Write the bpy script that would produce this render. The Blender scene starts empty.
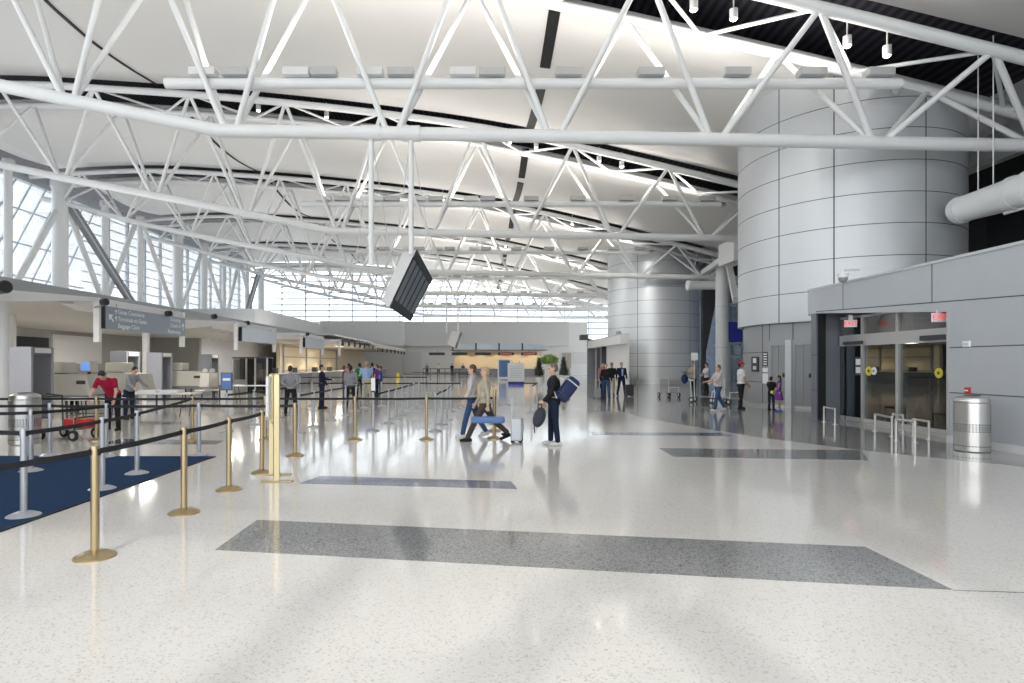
import bpy, bmesh, math, random
from mathutils import Vector, Matrix, Quaternion
random.seed(7)
PI = math.pi
R = math.radians
scene = bpy.context.scene
col = scene.collection

# ------------------------------------------------------------------ camera
F, CX, CY, EYE = 580.0, 482.0, 364.0, 1.68        # focal length and vanishing point measured for a 1024x683 frame
cam_d = bpy.data.cameras.new('camera')
cam_d.sensor_width = 36.0
cam_d.lens = F / 1024 * 36
cam_d.shift_x = (512 - CX) / 1024
cam_d.shift_y = (CY - 341.5) / 1024
cam_d.clip_end = 400
cam = bpy.data.objects.new('camera', cam_d)
cam.location = (0, 0, EYE)
cam.rotation_euler = (PI / 2, 0, 0)
col.objects.link(cam)
scene.camera = cam

def P(px, py, d):                                   # a measured point at a known depth
    return Vector(((px - CX) / F * d, d, EYE + (CY - py) / F * d))
def G(px, py, z=0.0):                               # a measured point on the floor
    d = (EYE - z) * F / (py - CY)
    return Vector(((px - CX) / F * d, d, z))
def PX(px, py, X):                                  # a measured point on a wall plane of constant X
    d = X * F / (px - CX)
    return Vector((X, d, EYE + (CY - py) / F * d))

# ------------------------------------------------------------------ materials
def mat(name, c, rough=0.5, metal=0.0, var=0.06, scale=3.0, spec=0.5, coat=0.0, aniso=None):
    m = bpy.data.materials.new(name)
    m.use_nodes = True
    nt = m.node_tree
    b = nt.nodes['Principled BSDF']
    b.inputs['Roughness'].default_value = rough
    b.inputs['Metallic'].default_value = metal
    b.inputs['Specular IOR Level'].default_value = spec
    b.inputs['Coat Weight'].default_value = coat
    tc = nt.nodes.new('ShaderNodeTexCoord')
    mp = nt.nodes.new('ShaderNodeMapping')
    if aniso: mp.inputs['Scale'].default_value = aniso
    n = nt.nodes.new('ShaderNodeTexNoise')
    n.inputs['Scale'].default_value = scale
    n.inputs['Detail'].default_value = 3
    r = nt.nodes.new('ShaderNodeMixRGB')
    r.inputs[1].default_value = (*[max(0, x * (1 - var)) for x in c], 1)
    r.inputs[2].default_value = (*[min(1, x * (1 + var)) for x in c], 1)
    nt.links.new(tc.outputs['Object'], mp.inputs['Vector'])
    nt.links.new(mp.outputs['Vector'], n.inputs['Vector'])
    nt.links.new(n.outputs['Fac'], r.inputs[0])
    nt.links.new(r.outputs[0], b.inputs['Base Color'])
    return m

def emit(name, c, s):
    m = bpy.data.materials.new(name)
    m.use_nodes = True
    b = m.node_tree.nodes['Principled BSDF']
    b.inputs['Base Color'].default_value = (*c, 1)
    b.inputs['Emission Color'].default_value = (*c, 1)
    b.inputs['Emission Strength'].default_value = s
    return m

def glass(name, tint=(1, 1, 1), refl=0.08, rough=0.0):
    m = bpy.data.materials.new(name)
    m.use_nodes = True
    nt = m.node_tree
    nt.nodes.clear()
    o = nt.nodes.new('ShaderNodeOutputMaterial')
    t = nt.nodes.new('ShaderNodeBsdfTransparent')
    t.inputs[0].default_value = (*tint, 1)
    g = nt.nodes.new('ShaderNodeBsdfGlossy')
    g.inputs['Roughness'].default_value = rough
    f = nt.nodes.new('ShaderNodeLayerWeight')
    f.inputs[0].default_value = 0.35
    mr = nt.nodes.new('ShaderNodeMapRange')
    mr.inputs['To Min'].default_value = refl
    mr.inputs['To Max'].default_value = 0.75
    mx = nt.nodes.new('ShaderNodeMixShader')
    nt.links.new(f.outputs['Fresnel'], mr.inputs['Value'])
    nt.links.new(mr.outputs[0], mx.inputs[0])
    nt.links.new(t.outputs[0], mx.inputs[1])
    nt.links.new(g.outputs[0], mx.inputs[2])
    nt.links.new(mx.outputs[0], o.inputs[0])
    return m

def terrazzo(name, base, dark, light, rough, scale=70, thr=0.30):
    m = bpy.data.materials.new(name)
    m.use_nodes = True
    nt = m.node_tree
    b = nt.nodes['Principled BSDF']
    b.inputs['Roughness'].default_value = rough
    b.inputs['Specular IOR Level'].default_value = 0.5
    b.inputs['Coat Weight'].default_value = 0.3
    b.inputs['Coat Roughness'].default_value = 0.06
    b.inputs['Coat IOR'].default_value = 1.55
    tc = nt.nodes.new('ShaderNodeTexCoord')
    v = nt.nodes.new('ShaderNodeTexVoronoi')
    v.inputs['Scale'].default_value = scale
    rmp = nt.nodes.new('ShaderNodeValToRGB')
    e = rmp.color_ramp.elements
    e[0].position, e[0].color = 0.0, (*dark, 1)
    e[1].position, e[1].color = thr * 0.55, (*[(a + d) / 2 for a, d in zip(base, dark)], 1)
    x = rmp.color_ramp.elements.new(thr); x.color = (*base, 1)
    x = rmp.color_ramp.elements.new(0.85); x.color = (*light, 1)
    sep = nt.nodes.new('ShaderNodeSeparateColor')
    nt.links.new(tc.outputs['Object'], v.inputs['Vector'])
    nt.links.new(v.outputs['Color'], sep.inputs[0])
    nt.links.new(sep.outputs[0], rmp.inputs[0])
    n = nt.nodes.new('ShaderNodeTexNoise')
    n.inputs['Scale'].default_value = 0.35
    n.inputs['Detail'].default_value = 4
    mr = nt.nodes.new('ShaderNodeMapRange')
    mr.inputs['To Min'].default_value = 0.93
    mr.inputs['To Max'].default_value = 1.05
    mul = nt.nodes.new('ShaderNodeMixRGB'); mul.blend_type = 'MULTIPLY'; mul.inputs[0].default_value = 1
    nt.links.new(tc.outputs['Object'], n.inputs['Vector'])
    nt.links.new(n.outputs['Fac'], mr.inputs['Value'])
    nt.links.new(rmp.outputs[0], mul.inputs[1])
    nt.links.new(mr.outputs[0], mul.inputs[2])
    nt.links.new(mul.outputs[0], b.inputs['Base Color'])
    rr = nt.nodes.new('ShaderNodeMapRange')
    rr.inputs['To Min'].default_value = rough * 0.75
    rr.inputs['To Max'].default_value = rough * 1.3
    nt.links.new(n.outputs['Fac'], rr.inputs['Value'])
    nt.links.new(rr.outputs[0], b.inputs['Roughness'])
    n2 = nt.nodes.new('ShaderNodeTexNoise')                # the slight waviness of a polished slab
    n2.inputs['Scale'].default_value = 1.1
    bp = nt.nodes.new('ShaderNodeBump')
    bp.inputs['Strength'].default_value = 0.035
    bp.inputs['Distance'].default_value = 0.03
    nt.links.new(tc.outputs['Object'], n2.inputs['Vector'])
    nt.links.new(n2.outputs['Fac'], bp.inputs['Height'])
    nt.links.new(bp.outputs[0], b.inputs['Normal'])
    return m

def striped(name, a, b_, scale, rough=0.7, axis='X'):
    m = bpy.data.materials.new(name)
    m.use_nodes = True
    nt = m.node_tree
    b = nt.nodes['Principled BSDF']
    b.inputs['Roughness'].default_value = rough
    tc = nt.nodes.new('ShaderNodeTexCoord')
    w = nt.nodes.new('ShaderNodeTexWave')
    w.bands_direction = axis
    w.inputs['Scale'].default_value = scale
    w.inputs['Distortion'].default_value = 0
    r = nt.nodes.new('ShaderNodeMixRGB')
    r.inputs[1].default_value = (*a, 1); r.inputs[2].default_value = (*b_, 1)
    nt.links.new(tc.outputs['Object'], w.inputs['Vector'])
    nt.links.new(w.outputs['Fac'], r.inputs[0])
    nt.links.new(r.outputs[0], b.inputs['Base Color'])
    return m

M = {}
M['steel_white'] = mat('white painted steel', (0.84, 0.85, 0.85), 0.35, 0, 0.03)
M['ceiling'] = mat('satin white ceiling panel', (0.80, 0.79, 0.77), 0.42, 0, 0.03, 0.2)
M['lampgrey'] = mat('grey lamp box', (0.50, 0.50, 0.50), 0.45, 0, 0.04)
M['black'] = mat('matte black', (0.012, 0.012, 0.014), 0.6, 0, 0.2)
M['deck'] = striped('corrugated dark roof deck', (0.008, 0.008, 0.014), (0.05, 0.047, 0.065), 0.9, 0.7, 'X')
M['floor'] = terrazzo('pale terrazzo', (0.79, 0.755, 0.715), (0.60, 0.56, 0.515), (0.83, 0.80, 0.765), 0.10, 85, 0.16)
M['floor_grey'] = terrazzo('grey terrazzo', (0.25, 0.25, 0.255), (0.10, 0.10, 0.11), (0.33, 0.33, 0.33), 0.10, 85, 0.3)
M['floor_dark'] = terrazzo('dark terrazzo border', (0.33, 0.32, 0.31), (0.12, 0.12, 0.12), (0.42, 0.41, 0.39), 0.10, 85, 0.3)
M['floor_blue'] = terrazzo('blue grey terrazzo', (0.115, 0.145, 0.23), (0.05, 0.06, 0.10), (0.16, 0.19, 0.28), 0.10, 85, 0.3)
M['carpet'] = mat('navy carpet', (0.018, 0.045, 0.105), 0.95, 0, 0.25, 120, 0.1)
M['carpet_edge'] = mat('black carpet edge', (0.012, 0.013, 0.02), 0.8)
M['drum'] = mat('brushed silver panel', (0.62, 0.64, 0.66), 0.36, 0.32, 0.05, 2.0, 0.5, 0, (1, 1, 14))
M['joint'] = mat('dark panel joint', (0.10, 0.11, 0.12), 0.7)
M['panel_grey'] = mat('blue grey metal panel', (0.53, 0.555, 0.59), 0.38, 0.3, 0.04, 1.5)
M['panel_dark'] = mat('slate metal panel', (0.20, 0.215, 0.245), 0.35, 0.3, 0.05, 1.5)
M['core'] = mat('grey lift core panel', (0.36, 0.37, 0.38), 0.4, 0.3, 0.05, 1.5)
M['mullion_dark'] = mat('blue grey mullion', (0.33, 0.37, 0.43), 0.45, 0.1, 0.04)
M['stainless'] = mat('brushed stainless steel', (0.60, 0.59, 0.57), 0.28, 0.95, 0.07, 4, 0.5, 0, (20, 20, 1))
M['frame'] = mat('aluminium frame', (0.58, 0.58, 0.57), 0.35, 0.6, 0.05)
M['mullion'] = mat('pale grey mullion', (0.60, 0.64, 0.68), 0.45, 0.1, 0.04)
M['brass'] = mat('satin brass', (0.47, 0.37, 0.215), 0.30, 0.85, 0.06, 6)
M['brass_pale'] = mat('pale gold frame', (0.78, 0.66, 0.38), 0.35, 0.5, 0.05)
M['silver'] = mat('satin silver', (0.46, 0.475, 0.51), 0.36, 0.55, 0.05, 6)
M['belt'] = mat('black belt webbing', (0.016, 0.018, 0.022), 0.75, 0, 0.3, 200)
M['wall'] = mat('grey painted wall', (0.57, 0.58, 0.59), 0.7, 0, 0.03)
M['wall_light'] = mat('light grey wall', (0.66, 0.665, 0.67), 0.65, 0, 0.03)
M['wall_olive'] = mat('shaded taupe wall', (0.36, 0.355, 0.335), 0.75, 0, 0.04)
M['wall_band'] = mat('grey metal fascia', (0.33, 0.335, 0.35), 0.45, 0.2, 0.04)
M['canopy'] = mat('white canopy', (0.74, 0.74, 0.74), 0.5, 0, 0.03)
M['soffit'] = mat('taupe soffit', (0.50, 0.49, 0.46), 0.75, 0, 0.03)
M['sign'] = mat('slate blue sign face', (0.25, 0.30, 0.36), 0.4, 0.1, 0.03)
M['sign_pale'] = mat('pale blue sign face', (0.50, 0.56, 0.63), 0.3, 0.1, 0.05)
M['white'] = mat('white enamel', (0.85, 0.85, 0.85), 0.4, 0, 0.02)
M['cream'] = mat('cream equipment housing', (0.62, 0.60, 0.54), 0.45, 0, 0.04)
M['lavender'] = mat('lavender grey detector panel', (0.33, 0.345, 0.40), 0.45, 0, 0.03)
M['lavender_dark'] = mat('dark grey detector lining', (0.20, 0.21, 0.245), 0.5, 0, 0.03)
M['darkgrey'] = mat('charcoal plastic', (0.05, 0.052, 0.056), 0.5, 0, 0.1)
M['midgrey'] = mat('mid grey laminate', (0.28, 0.285, 0.29), 0.5, 0, 0.05)
M['rubber'] = mat('black rubber', (0.02, 0.02, 0.02), 0.7, 0, 0.1)
M['warmwall'] = mat('warm cream wall', (0.72, 0.62, 0.46), 0.6, 0, 0.04)
M['brownwall'] = mat('tan wall', (0.46, 0.38, 0.30), 0.6, 0, 0.06)
M['dooropaque'] = mat('taupe door', (0.35, 0.33, 0.29), 0.5, 0, 0.05)
M['red'] = mat('red plastic', (0.55, 0.035, 0.04), 0.4, 0, 0.05)
M['exitred'] = emit('exit letters', (0.85, 0.05, 0.07), 1.0)
M['screen_blue'] = emit('blue screen', (0.16, 0.33, 0.75), 0.6)
M['screen_dark'] = emit('dark screen', (0.035, 0.042, 0.045), 0.3)
M['led_red'] = emit('red display letters', (0.65, 0.10, 0.07), 0.7)
M['screen_grey'] = mat('grey monitor glass', (0.19, 0.21, 0.23), 0.18, 0, 0.25, 1.2)
M['bulb'] = emit('bright bulb', (1.0, 0.93, 0.82), 25)
M['bulb_soft'] = emit('soft diffuser', (1.0, 0.97, 0.9), 2.0)
M['lampstrip'] = emit('warm lamp strip', (1.0, 0.82, 0.55), 4)
M['kiosk_blue'] = mat('blue graphic panel', (0.10, 0.19, 0.42), 0.4, 0, 0.25, 2)
M['deep_blue'] = mat('cobalt blue', (0.03, 0.05, 0.42), 0.5, 0, 0.05)
M['leaf_dark'] = mat('dark conifer leaf', (0.030, 0.042, 0.022), 0.7, 0, 0.4, 12)
M['leaf'] = mat('bright fern leaf', (0.30, 0.46, 0.12), 0.6, 0, 0.4, 12)
M['soil'] = mat('dark soil', (0.05, 0.04, 0.03), 0.9, 0, 0.3)
M['tan_wood'] = mat('tan wood', (0.42, 0.32, 0.18), 0.5, 0, 0.1)
M['yellow'] = mat('yellow decal', (0.75, 0.65, 0.06), 0.5, 0, 0.03)
M['navy_fabric'] = mat('navy nylon fabric', (0.012, 0.024, 0.085), 0.7, 0, 0.15, 30)
M['grey_fabric'] = mat('charcoal nylon fabric', (0.035, 0.04, 0.058), 0.75, 0, 0.15, 30)
M['strap_white'] = mat('pale webbing', (0.55, 0.55, 0.55), 0.8, 0, 0.1)
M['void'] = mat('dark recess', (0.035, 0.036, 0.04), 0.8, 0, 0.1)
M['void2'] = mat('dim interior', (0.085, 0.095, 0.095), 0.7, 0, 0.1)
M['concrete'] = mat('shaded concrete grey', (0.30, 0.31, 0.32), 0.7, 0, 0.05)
M['glass'] = glass('clear window glass', (0.97, 0.985, 1.0), 0.05)
M['glass_door'] = glass('tinted door glass', (0.34, 0.40, 0.42), 0.12)
M['glass_dim'] = glass('grey tinted window', (0.22, 0.25, 0.28), 0.1)
M['glass_dark'] = glass('smoked glass', (0.5, 0.49, 0.46), 0.15)
M['outdoor'] = mat('pale apron outside', (0.62, 0.62, 0.62), 0.9, 0, 0.03)

# ------------------------------------------------------------------ mesh builder
class MB:
    def __init__(s):
        s.bm = bmesh.new(); s.mi = 0
    def _tag(s, before):
        if s.mi:
            s.bm.faces.ensure_lookup_table()
            for f in s.bm.faces[before:]: f.material_index = s.mi
    def box(s, x0, x1, y0, y1, z0, z1, rz=0, about=None):
        return s.boxm((( x0 + x1) / 2, (y0 + y1) / 2, (z0 + z1) / 2), (abs(x1 - x0), abs(y1 - y0), abs(z1 - z0)), Matrix.Rotation(rz, 4, 'Z'))
    def boxm(s, c, d, rot=None):
        n = len(s.bm.faces)
        m = Matrix.Translation(c) @ (rot or Matrix()) @ Matrix.Diagonal((*d, 1))
        bmesh.ops.create_cube(s.bm, size=1, matrix=m); s._tag(n); return s
    def bar(s, a, b, r, r2=None, n=10, caps=True):
        a, b = Vector(a), Vector(b); d = b - a
        if d.length < 1e-6: return s
        k = len(s.bm.faces)
        q = d.to_track_quat('Z', 'Y').to_matrix().to_4x4()
        bmesh.ops.create_cone(s.bm, cap_ends=caps, segments=n, radius1=r, radius2=r if r2 is None else r2, depth=d.length, matrix=Matrix.Translation((a + b) / 2) @ q)
        s._tag(k); return s
    def sbar(s, a, b, w, h):                                   # square section bar
        a, b = Vector(a), Vector(b); d = b - a
        q = d.to_track_quat('Z', 'Y').to_matrix().to_4x4()
        return s.boxm((a + b) / 2, (w, h, d.length), q)
    def path(s, pts, r, n=8, joints=True):
        for a, b in zip(pts, pts[1:]): s.bar(a, b, r, n=n)
        if joints:
            for p in pts[1:-1]: s.ball(p, (r, r, r), 8, 6)
        return s
    def ball(s, c, rad, u=16, v=10, rot=None):
        k = len(s.bm.faces)
        m = Matrix.Translation(c) @ (rot or Matrix()) @ Matrix.Diagonal((*rad, 1))
        nv, nf = s.bm.verts.new, s.bm.faces.new
        top, bot = nv(m @ Vector((0, 0, 1))), nv(m @ Vector((0, 0, -1)))
        rows = []
        for j in range(1, v):
            t = PI * j / v; st, ct = math.sin(t), math.cos(t)
            rows.append([nv(m @ Vector((st * math.cos(2 * PI * i / u), st * math.sin(2 * PI * i / u), ct))) for i in range(u)])
        for i in range(u):
            i2 = (i + 1) % u
            nf((top, rows[0][i], rows[0][i2])); nf((bot, rows[-1][i2], rows[-1][i]))
            for A, B in zip(rows, rows[1:]): nf((A[i], B[i], B[i2], A[i2]))
        s._tag(k); return s
    def lathe(s, prof, c=(0, 0, 0), n=24):
        k = len(s.bm.faces); rings = []
        for r, z in prof:
            rings.append([s.bm.verts.new((c[0] + r * math.cos(2 * PI * i / n), c[1] + r * math.sin(2 * PI * i / n), c[2] + z)) for i in range(n)])
        for A, B in zip(rings, rings[1:]):
            for i in range(n):
                s.bm.faces.new((A[i], A[(i + 1) % n], B[(i + 1) % n], B[i]))
        s.bm.faces.new(rings[0][::-1]); s.bm.faces.new(rings[-1]); s._tag(k); return s
    def face(s, pts):
        k = len(s.bm.faces)
        s.bm.faces.new([s.bm.verts.new(p) for p in pts]); s._tag(k); return s
    def prism(s, pts, off):                                    # closed extrusion of a polygon by an offset vector
        k = len(s.bm.faces); off = Vector(off)
        A = [s.bm.verts.new(p) for p in pts]; B = [s.bm.verts.new(Vector(p) + off) for p in pts]
        s.bm.faces.new(A); s.bm.faces.new(B[::-1])
        for i in range(len(A)):
            j = (i + 1) % len(A); s.bm.faces.new((A[j], A[i], B[i], B[j]))
        s._tag(k); return s
    def hexa(s, a, b):                                         # solid between two quads
        k = len(s.bm.faces)
        A = [s.bm.verts.new(p) for p in a]; B = [s.bm.verts.new(p) for p in b]
        s.bm.faces.new(A[::-1]); s.bm.faces.new(B)
        for i in range(4):
            j = (i + 1) % 4; s.bm.faces.new((A[i], A[j], B[j], B[i]))
        s._tag(k); return s
    def arc(s, c, r0, r1, a0, a1, z0, z1, n=12):               # a curved slab of a cylinder wall
        k = len(s.bm.faces); q = []
        for i in range(n + 1):
            a = a0 + (a1 - a0) * i / n
            q.append([s.bm.verts.new((c[0] + r * math.cos(a), c[1] + r * math.sin(a), z)) for r, z in ((r0, z0), (r1, z0), (r1, z1), (r0, z1))])
        for A, B in zip(q, q[1:]):
            for i in range(4):
                j = (i + 1) % 4; s.bm.faces.new((A[i], A[j], B[j], B[i]))
        s.bm.faces.new(q[0][::-1]); s.bm.faces.new(q[-1]); s._tag(k); return s
    def build(s, name, m, parent=None, smooth=None, bevel=0.0):
        bmesh.ops.recalc_face_normals(s.bm, faces=s.bm.faces[:])
        me = bpy.data.meshes.new(name)
        s.bm.to_mesh(me); s.bm.free()
        for x in (m if isinstance(m, (list, tuple)) else [m]): me.materials.append(M[x] if isinstance(x, str) else x)
        if smooth is not None:
            for p in me.polygons: p.use_smooth = True
            if smooth < 179: me.set_sharp_from_angle(angle=R(smooth))
        o = bpy.data.objects.new(name, me); col.objects.link(o)
        if parent: o.parent = parent
        if bevel:
            b = o.modifiers.new('edge', 'BEVEL'); b.width = bevel; b.segments = 2; b.limit_method = 'ANGLE'
        return o

def tag(o, label, cat, group=None):
    o['label'] = label; o['category'] = cat
    if group: o['group'] = group
    return o
def struct(o):
    o['kind'] = 'structure'; return o
def thing(name, label, cat, loc=(0, 0, 0), rz=0, group=None):
    o = bpy.data.objects.new(name, None); o.empty_display_size = 0.2; col.objects.link(o)
    o.location = loc; o.rotation_euler = (0, 0, rz)
    return tag(o, label, cat, group)
def copy_tree(o, parent=None):
    c = o.copy(); col.objects.link(c)
    if parent: c.parent = parent
    for ch in list(o.children): copy_tree(ch, c)
    return c
def text_mesh(name, body, size, m, parent, mw, align='LEFT', ext=0.002):
    cu = bpy.data.curves.new(name, 'FONT'); cu.body = body; cu.size = size; cu.extrude = ext; cu.align_x = align; cu.align_y = 'CENTER'
    t = bpy.data.objects.new(name, cu); col.objects.link(t)
    dg = bpy.context.evaluated_depsgraph_get(); dg.update()
    me = bpy.data.meshes.new_from_object(t.evaluated_get(dg))
    bpy.data.objects.remove(t); me.name = name
    me.transform(mw); me.materials.clear(); me.materials.append(M[m])
    o = bpy.data.objects.new(name, me); col.objects.link(o)
    if parent: o.parent = parent
    return o
ORD = ['first', 'second', 'third', 'fourth', 'fifth', 'sixth', 'seventh', 'eighth', 'ninth', 'tenth', 'eleventh', 'twelfth', 'thirteenth', 'fourteenth', 'fifteenth', 'sixteenth', 'seventeenth', 'eighteenth']

# ------------------------------------------------------------------ roof geometry
S, T0 = 14.3, 18.9
T = [T0 + S * k for k in range(6)]
TOP = [(-40, 16.3), (-36, 16.6), (-31.4, 16.95), (-26, 17.15), (-22.7, 16.95), (-15, 16.45), (-7.8, 15.75), (-0.3, 14.8), (4.8, 13.75), (9.8, 12.6), (14.85, 11.37), (18.7, 10.4), (26, 8.5)]
BOT = [(-36, 15.2), (-34, 14.8), (-27.6, 13.1), (-23.6, 12.25), (-15.7, 10.75), (-8.6, 9.28), (-3, 9.2), (18.7, 8.78), (24, 8.6)]
def interp(t, x):
    for (a, za), (b, zb) in zip(t, t[1:]):
        if x <= b: return za + (zb - za) * (x - a) / (b - a)
    return t[-1][1]
def topz(x):                                        # rounded a little, the chord is one gentle arc
    return sum(interp(TOP, x + o) for o in (-2.5, -1.25, 0, 1.25, 2.5)) / 5
def botz(x): return interp(BOT, x)
W = 1.3

# ------------------------------------------------------------------ floor
struct(MB().box(-60, 40, -9, 112, -0.3, 0).build('floor', 'floor'))
def inlay(n, pts, m, h=0.003):
    return struct(MB().prism([Vector((p.x, p.y, 0.0)) for p in pts], (0, 0, h)).build('trim_%d' % n, m))
inlay(1, [G(215, 550), G(953, 590), G(865, 547), G(257, 520)], 'floor_grey')
inlay(2, [G(300, 483.5), G(517, 489), G(511, 481.5), G(320, 476)], 'floor_blue')
inlay(3, [G(659, 448.3), G(674, 457), G(868, 460.5), G(862, 450.5)], 'floor_grey', 0.005)
inlay(4, [G(590, 432), G(592, 434.5), G(732, 436.3), G(722, 433.2)], 'floor_blue', 0.005)
inlay(6, [G(100, 444), G(216, 444.5), G(224, 440.8), G(120, 439)], 'floor_blue')
inlay(7, [G(130, 424.5), G(180, 424.5), G(184, 422), G(140, 421.5)], 'floor_grey')
inlay(8, [G(590, 398), G(612, 408), G(640, 417), G(700, 428), G(760, 437.5), G(862, 450.5), G(960, 460.5), G(1040, 468.5), Vector((13, 9, 0)), Vector((16, 24, 0)), Vector((18, 60, 0)), Vector((8.9, 60, 0))], 'floor_dark', 0.0025)
# thin brass divider lines of the terrazzo
inlay(9, [G(953, 590), G(953, 590.8), G(1040, 593.6), G(1040, 592.8)], 'floor_grey', 0.002)

# carpet runner under the first queue
a, b = G(0, 532), G(215, 456.8)
dr = (b - a).normalized()
cpt = [a - dr * 4, b, Vector((-13.5, b.y + 0.12, 0)), Vector((-13.5, 2, 0))]
c = thing('carpet', 'navy blue carpet runner lying under the left queue posts', 'carpet', (-8, 7, 0))
MB().prism([p - Vector((-8, 7, 0)) for p in cpt], (0, 0, 0.012)).build('pile', 'carpet', c)
e0, e1 = a - dr * 4 - Vector((-8, 7, 0)), b - Vector((-8, 7, 0))
MB().sbar(e0 + Vector((0, 0, .007)), e1 + Vector((0, 0, .007)), 0.03, 0.016).build('edging', 'carpet_edge', c)

# ------------------------------------------------------------------ ceiling panels and deck
def ceiling_panel(name, y0, y1, x0=-33.4, x1=19.2):
    m = MB(); n = 44
    for i in range(n):
        xa, xb = x0 + (x1 - x0) * i / n, x0 + (x1 - x0) * (i + 1) / n
        za, zb = topz(xa) + 0.32, topz(xb) + 0.32
        k = 6
        for j in range(k):
            ya, yb = y0 + (y1 - y0) * j / k, y0 + (y1 - y0) * (j + 1) / k
            sag = lambda t: -0.55 * math.sin(PI * t)
            sa, sb = sag(j / k), sag((j + 1) / k)
            m.face([(xa, ya, za + sa), (xb, ya, zb + sa), (xb, yb, zb + sb), (xa, yb, za + sb)])
    bmesh.ops.remove_doubles(m.bm, verts=m.bm.verts[:], dist=0.0005)
    bmesh.ops.recalc_face_normals(m.bm, faces=m.bm.faces[:])
    o = m.build(name, 'ceiling', smooth=179)
    sd = o.modifiers.new('thickness', 'SOLIDIFY'); sd.thickness = 0.18; sd.offset = 1 if o.data.polygons[0].normal.z > 0 else -1
    return struct(o)
edges = [-9] + T + [97.5]
ntrim = 20
for k in range(len(edges) - 1):
    y0 = edges[k] + (W + 0.25 if k else 0); y1 = edges[k + 1] - (W + 0.35 if k < 6 else 0)
    ceiling_panel('ceiling' if k == 0 else 'ceiling.%03d' % k, y0, y1)
    for X, w, gaps in ((2.62, 0.42, True), (-17.8, 0.17, False)):       # black reveal channels running down the hall
        nseg = 12 if k else 8
        m = MB()
        for j in range(nseg):
            if gaps and j == 4: continue
            ta, tb = j / nseg, (j + 1) / nseg
            za = topz(X) + 0.30 - 0.55 * math.sin(PI * ta); zb = topz(X) + 0.30 - 0.55 * math.sin(PI * tb)
            ya, yb = y0 + (y1 - y0) * ta, y0 + (y1 - y0) * tb
            m.hexa([(X - w / 2, ya, za), (X + w / 2, ya, za - .05), (X + w / 2, yb, zb - .05), (X - w / 2, yb, zb)],
                   [(X - w / 2, ya, za + .1), (X + w / 2, ya, za + .1), (X + w / 2, yb, zb + .1), (X - w / 2, yb, zb + .1)])
        struct(m.build('trim_%d' % ntrim, 'black')); ntrim += 1
m = MB(); n = 20
for i in range(n):
    xa, xb = -42 + 68 * i / n, -42 + 68 * (i + 1) / n
    m.hexa([(xa, -9, topz(xa) + 2.3), (xb, -9, topz(xb) + 2.3), (xb, 98, topz(xb) + 2.3), (xa, 98, topz(xa) + 2.3)],
           [(xa, -9, topz(xa) + 2.5), (xb, -9, topz(xb) + 2.5), (xb, 98, topz(xb) + 2.5), (xa, 98, topz(xa) + 2.5)])
struct(m.build('ceiling_deck', 'deck'))

# ------------------------------------------------------------------ trusses
def make_truss():
    t = thing('roof_truss', 'white tubular roof truss nearest the camera, spanning the whole frame', 'truss', (0, T[0], 0), 0, 'roof trusses across the hall')
    bx = [-36, -34, -27.6, -23.6, -15.7, -8.6, -3, 4, 11, 18.7, 23.5]
    MB().path([(x, 0, botz(x)) for x in bx], 0.21, 14).build('bottom_chord', 'steel_white', t, 60)
    xs = [-36 + 2 * i for i in range(29)]
    for s_ in (-1, 1):
        MB().path([(x, s_ * W, topz(x)) for x in xs], 0.19, 12).build('top_chord', 'steel_white', t, 60)
    for i in range(-7, 4):
        xb = 2.35 + 5.27 * i; xb = max(xb, -35.5)
        for dx in (-2.635, 2.635):
            xt = xb + dx
            if xt > 23 or xt < -36: continue
            if topz(xt) - botz(xb) < 0.8: continue
            for s_ in (-1, 1):
                MB().bar((xb + dx * 0.06, 0, botz(xb)), (xt, s_ * W, topz(xt)), 0.096, n=10).build('web_member', 'steel_white', t, 60)
    for i in range(-6, 4):                                       # lacing between the two top chords
        xa = 2.35 + 5.27 * i + 2.635
        if xa > 20: continue
        MB().bar((xa, -W, topz(xa)), (xa + 2.635, W, topz(xa + 2.635)), 0.07, n=8).build('lacing_bar', 'steel_white', t, 60)
        MB().bar((xa + 2.635, W, topz(xa + 2.635)), (xa + 5.27, -W, topz(xa + 5.27)), 0.07, n=8).build('lacing_bar', 'steel_white', t, 60)
    return t
truss = make_truss()
def make_light_bar():
    t = thing('uplight_bar', 'white pipe with grey uplight boxes inside the nearest roof truss', 'light fixture', (0, T[0], 10.82), 0, 'uplight bars inside the trusses')
    MB().bar((-10.3, 0, 0), (13.6, 0, 0), 0.17, n=14).build('pipe', 'steel_white', t, 60)
    px = [205, 237, 298, 325, 371, 401, 463, 492, 568, 650, 735, 810, 877]
    for i, q in enumerate(px):
        x = (q - CX) / F * T0
        w = 0.42
        MB().box(x - w, x + w, -.28, .12, 0.17, 0.42).build('lamp_box', 'canopy' if i % 2 == 0 and i < 8 else 'lampgrey', t, bevel=0.02)
    MB().bar((13.6, 0, 0), (14.3, 1.1, 0.3), 0.14, n=10).build('end_bracket', 'steel_white', t, 60)
    return t
bar0 = make_light_bar()
tl = ['', 'second white roof truss back from the camera', 'third white roof truss back, ending against the rear silver drum', 'fourth white roof truss back, over the middle of the hall', 'fifth white roof truss back from the camera', 'sixth and farthest white roof truss, just before the end glazing']
ll = ['', 'pipe of uplight boxes inside the second roof truss', 'pipe of uplight boxes inside the third roof truss', 'pipe of uplight boxes inside the fourth roof truss', 'pipe of uplight boxes inside the fifth roof truss', 'pipe of uplight boxes inside the farthest roof truss']
for k in range(1, 6):
    o = copy_tree(truss); o.location.y = T[k]; o['label'] = tl[k]
    o = copy_tree(bar0); o.location.y = T[k]; o['label'] = ll[k]
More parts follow.
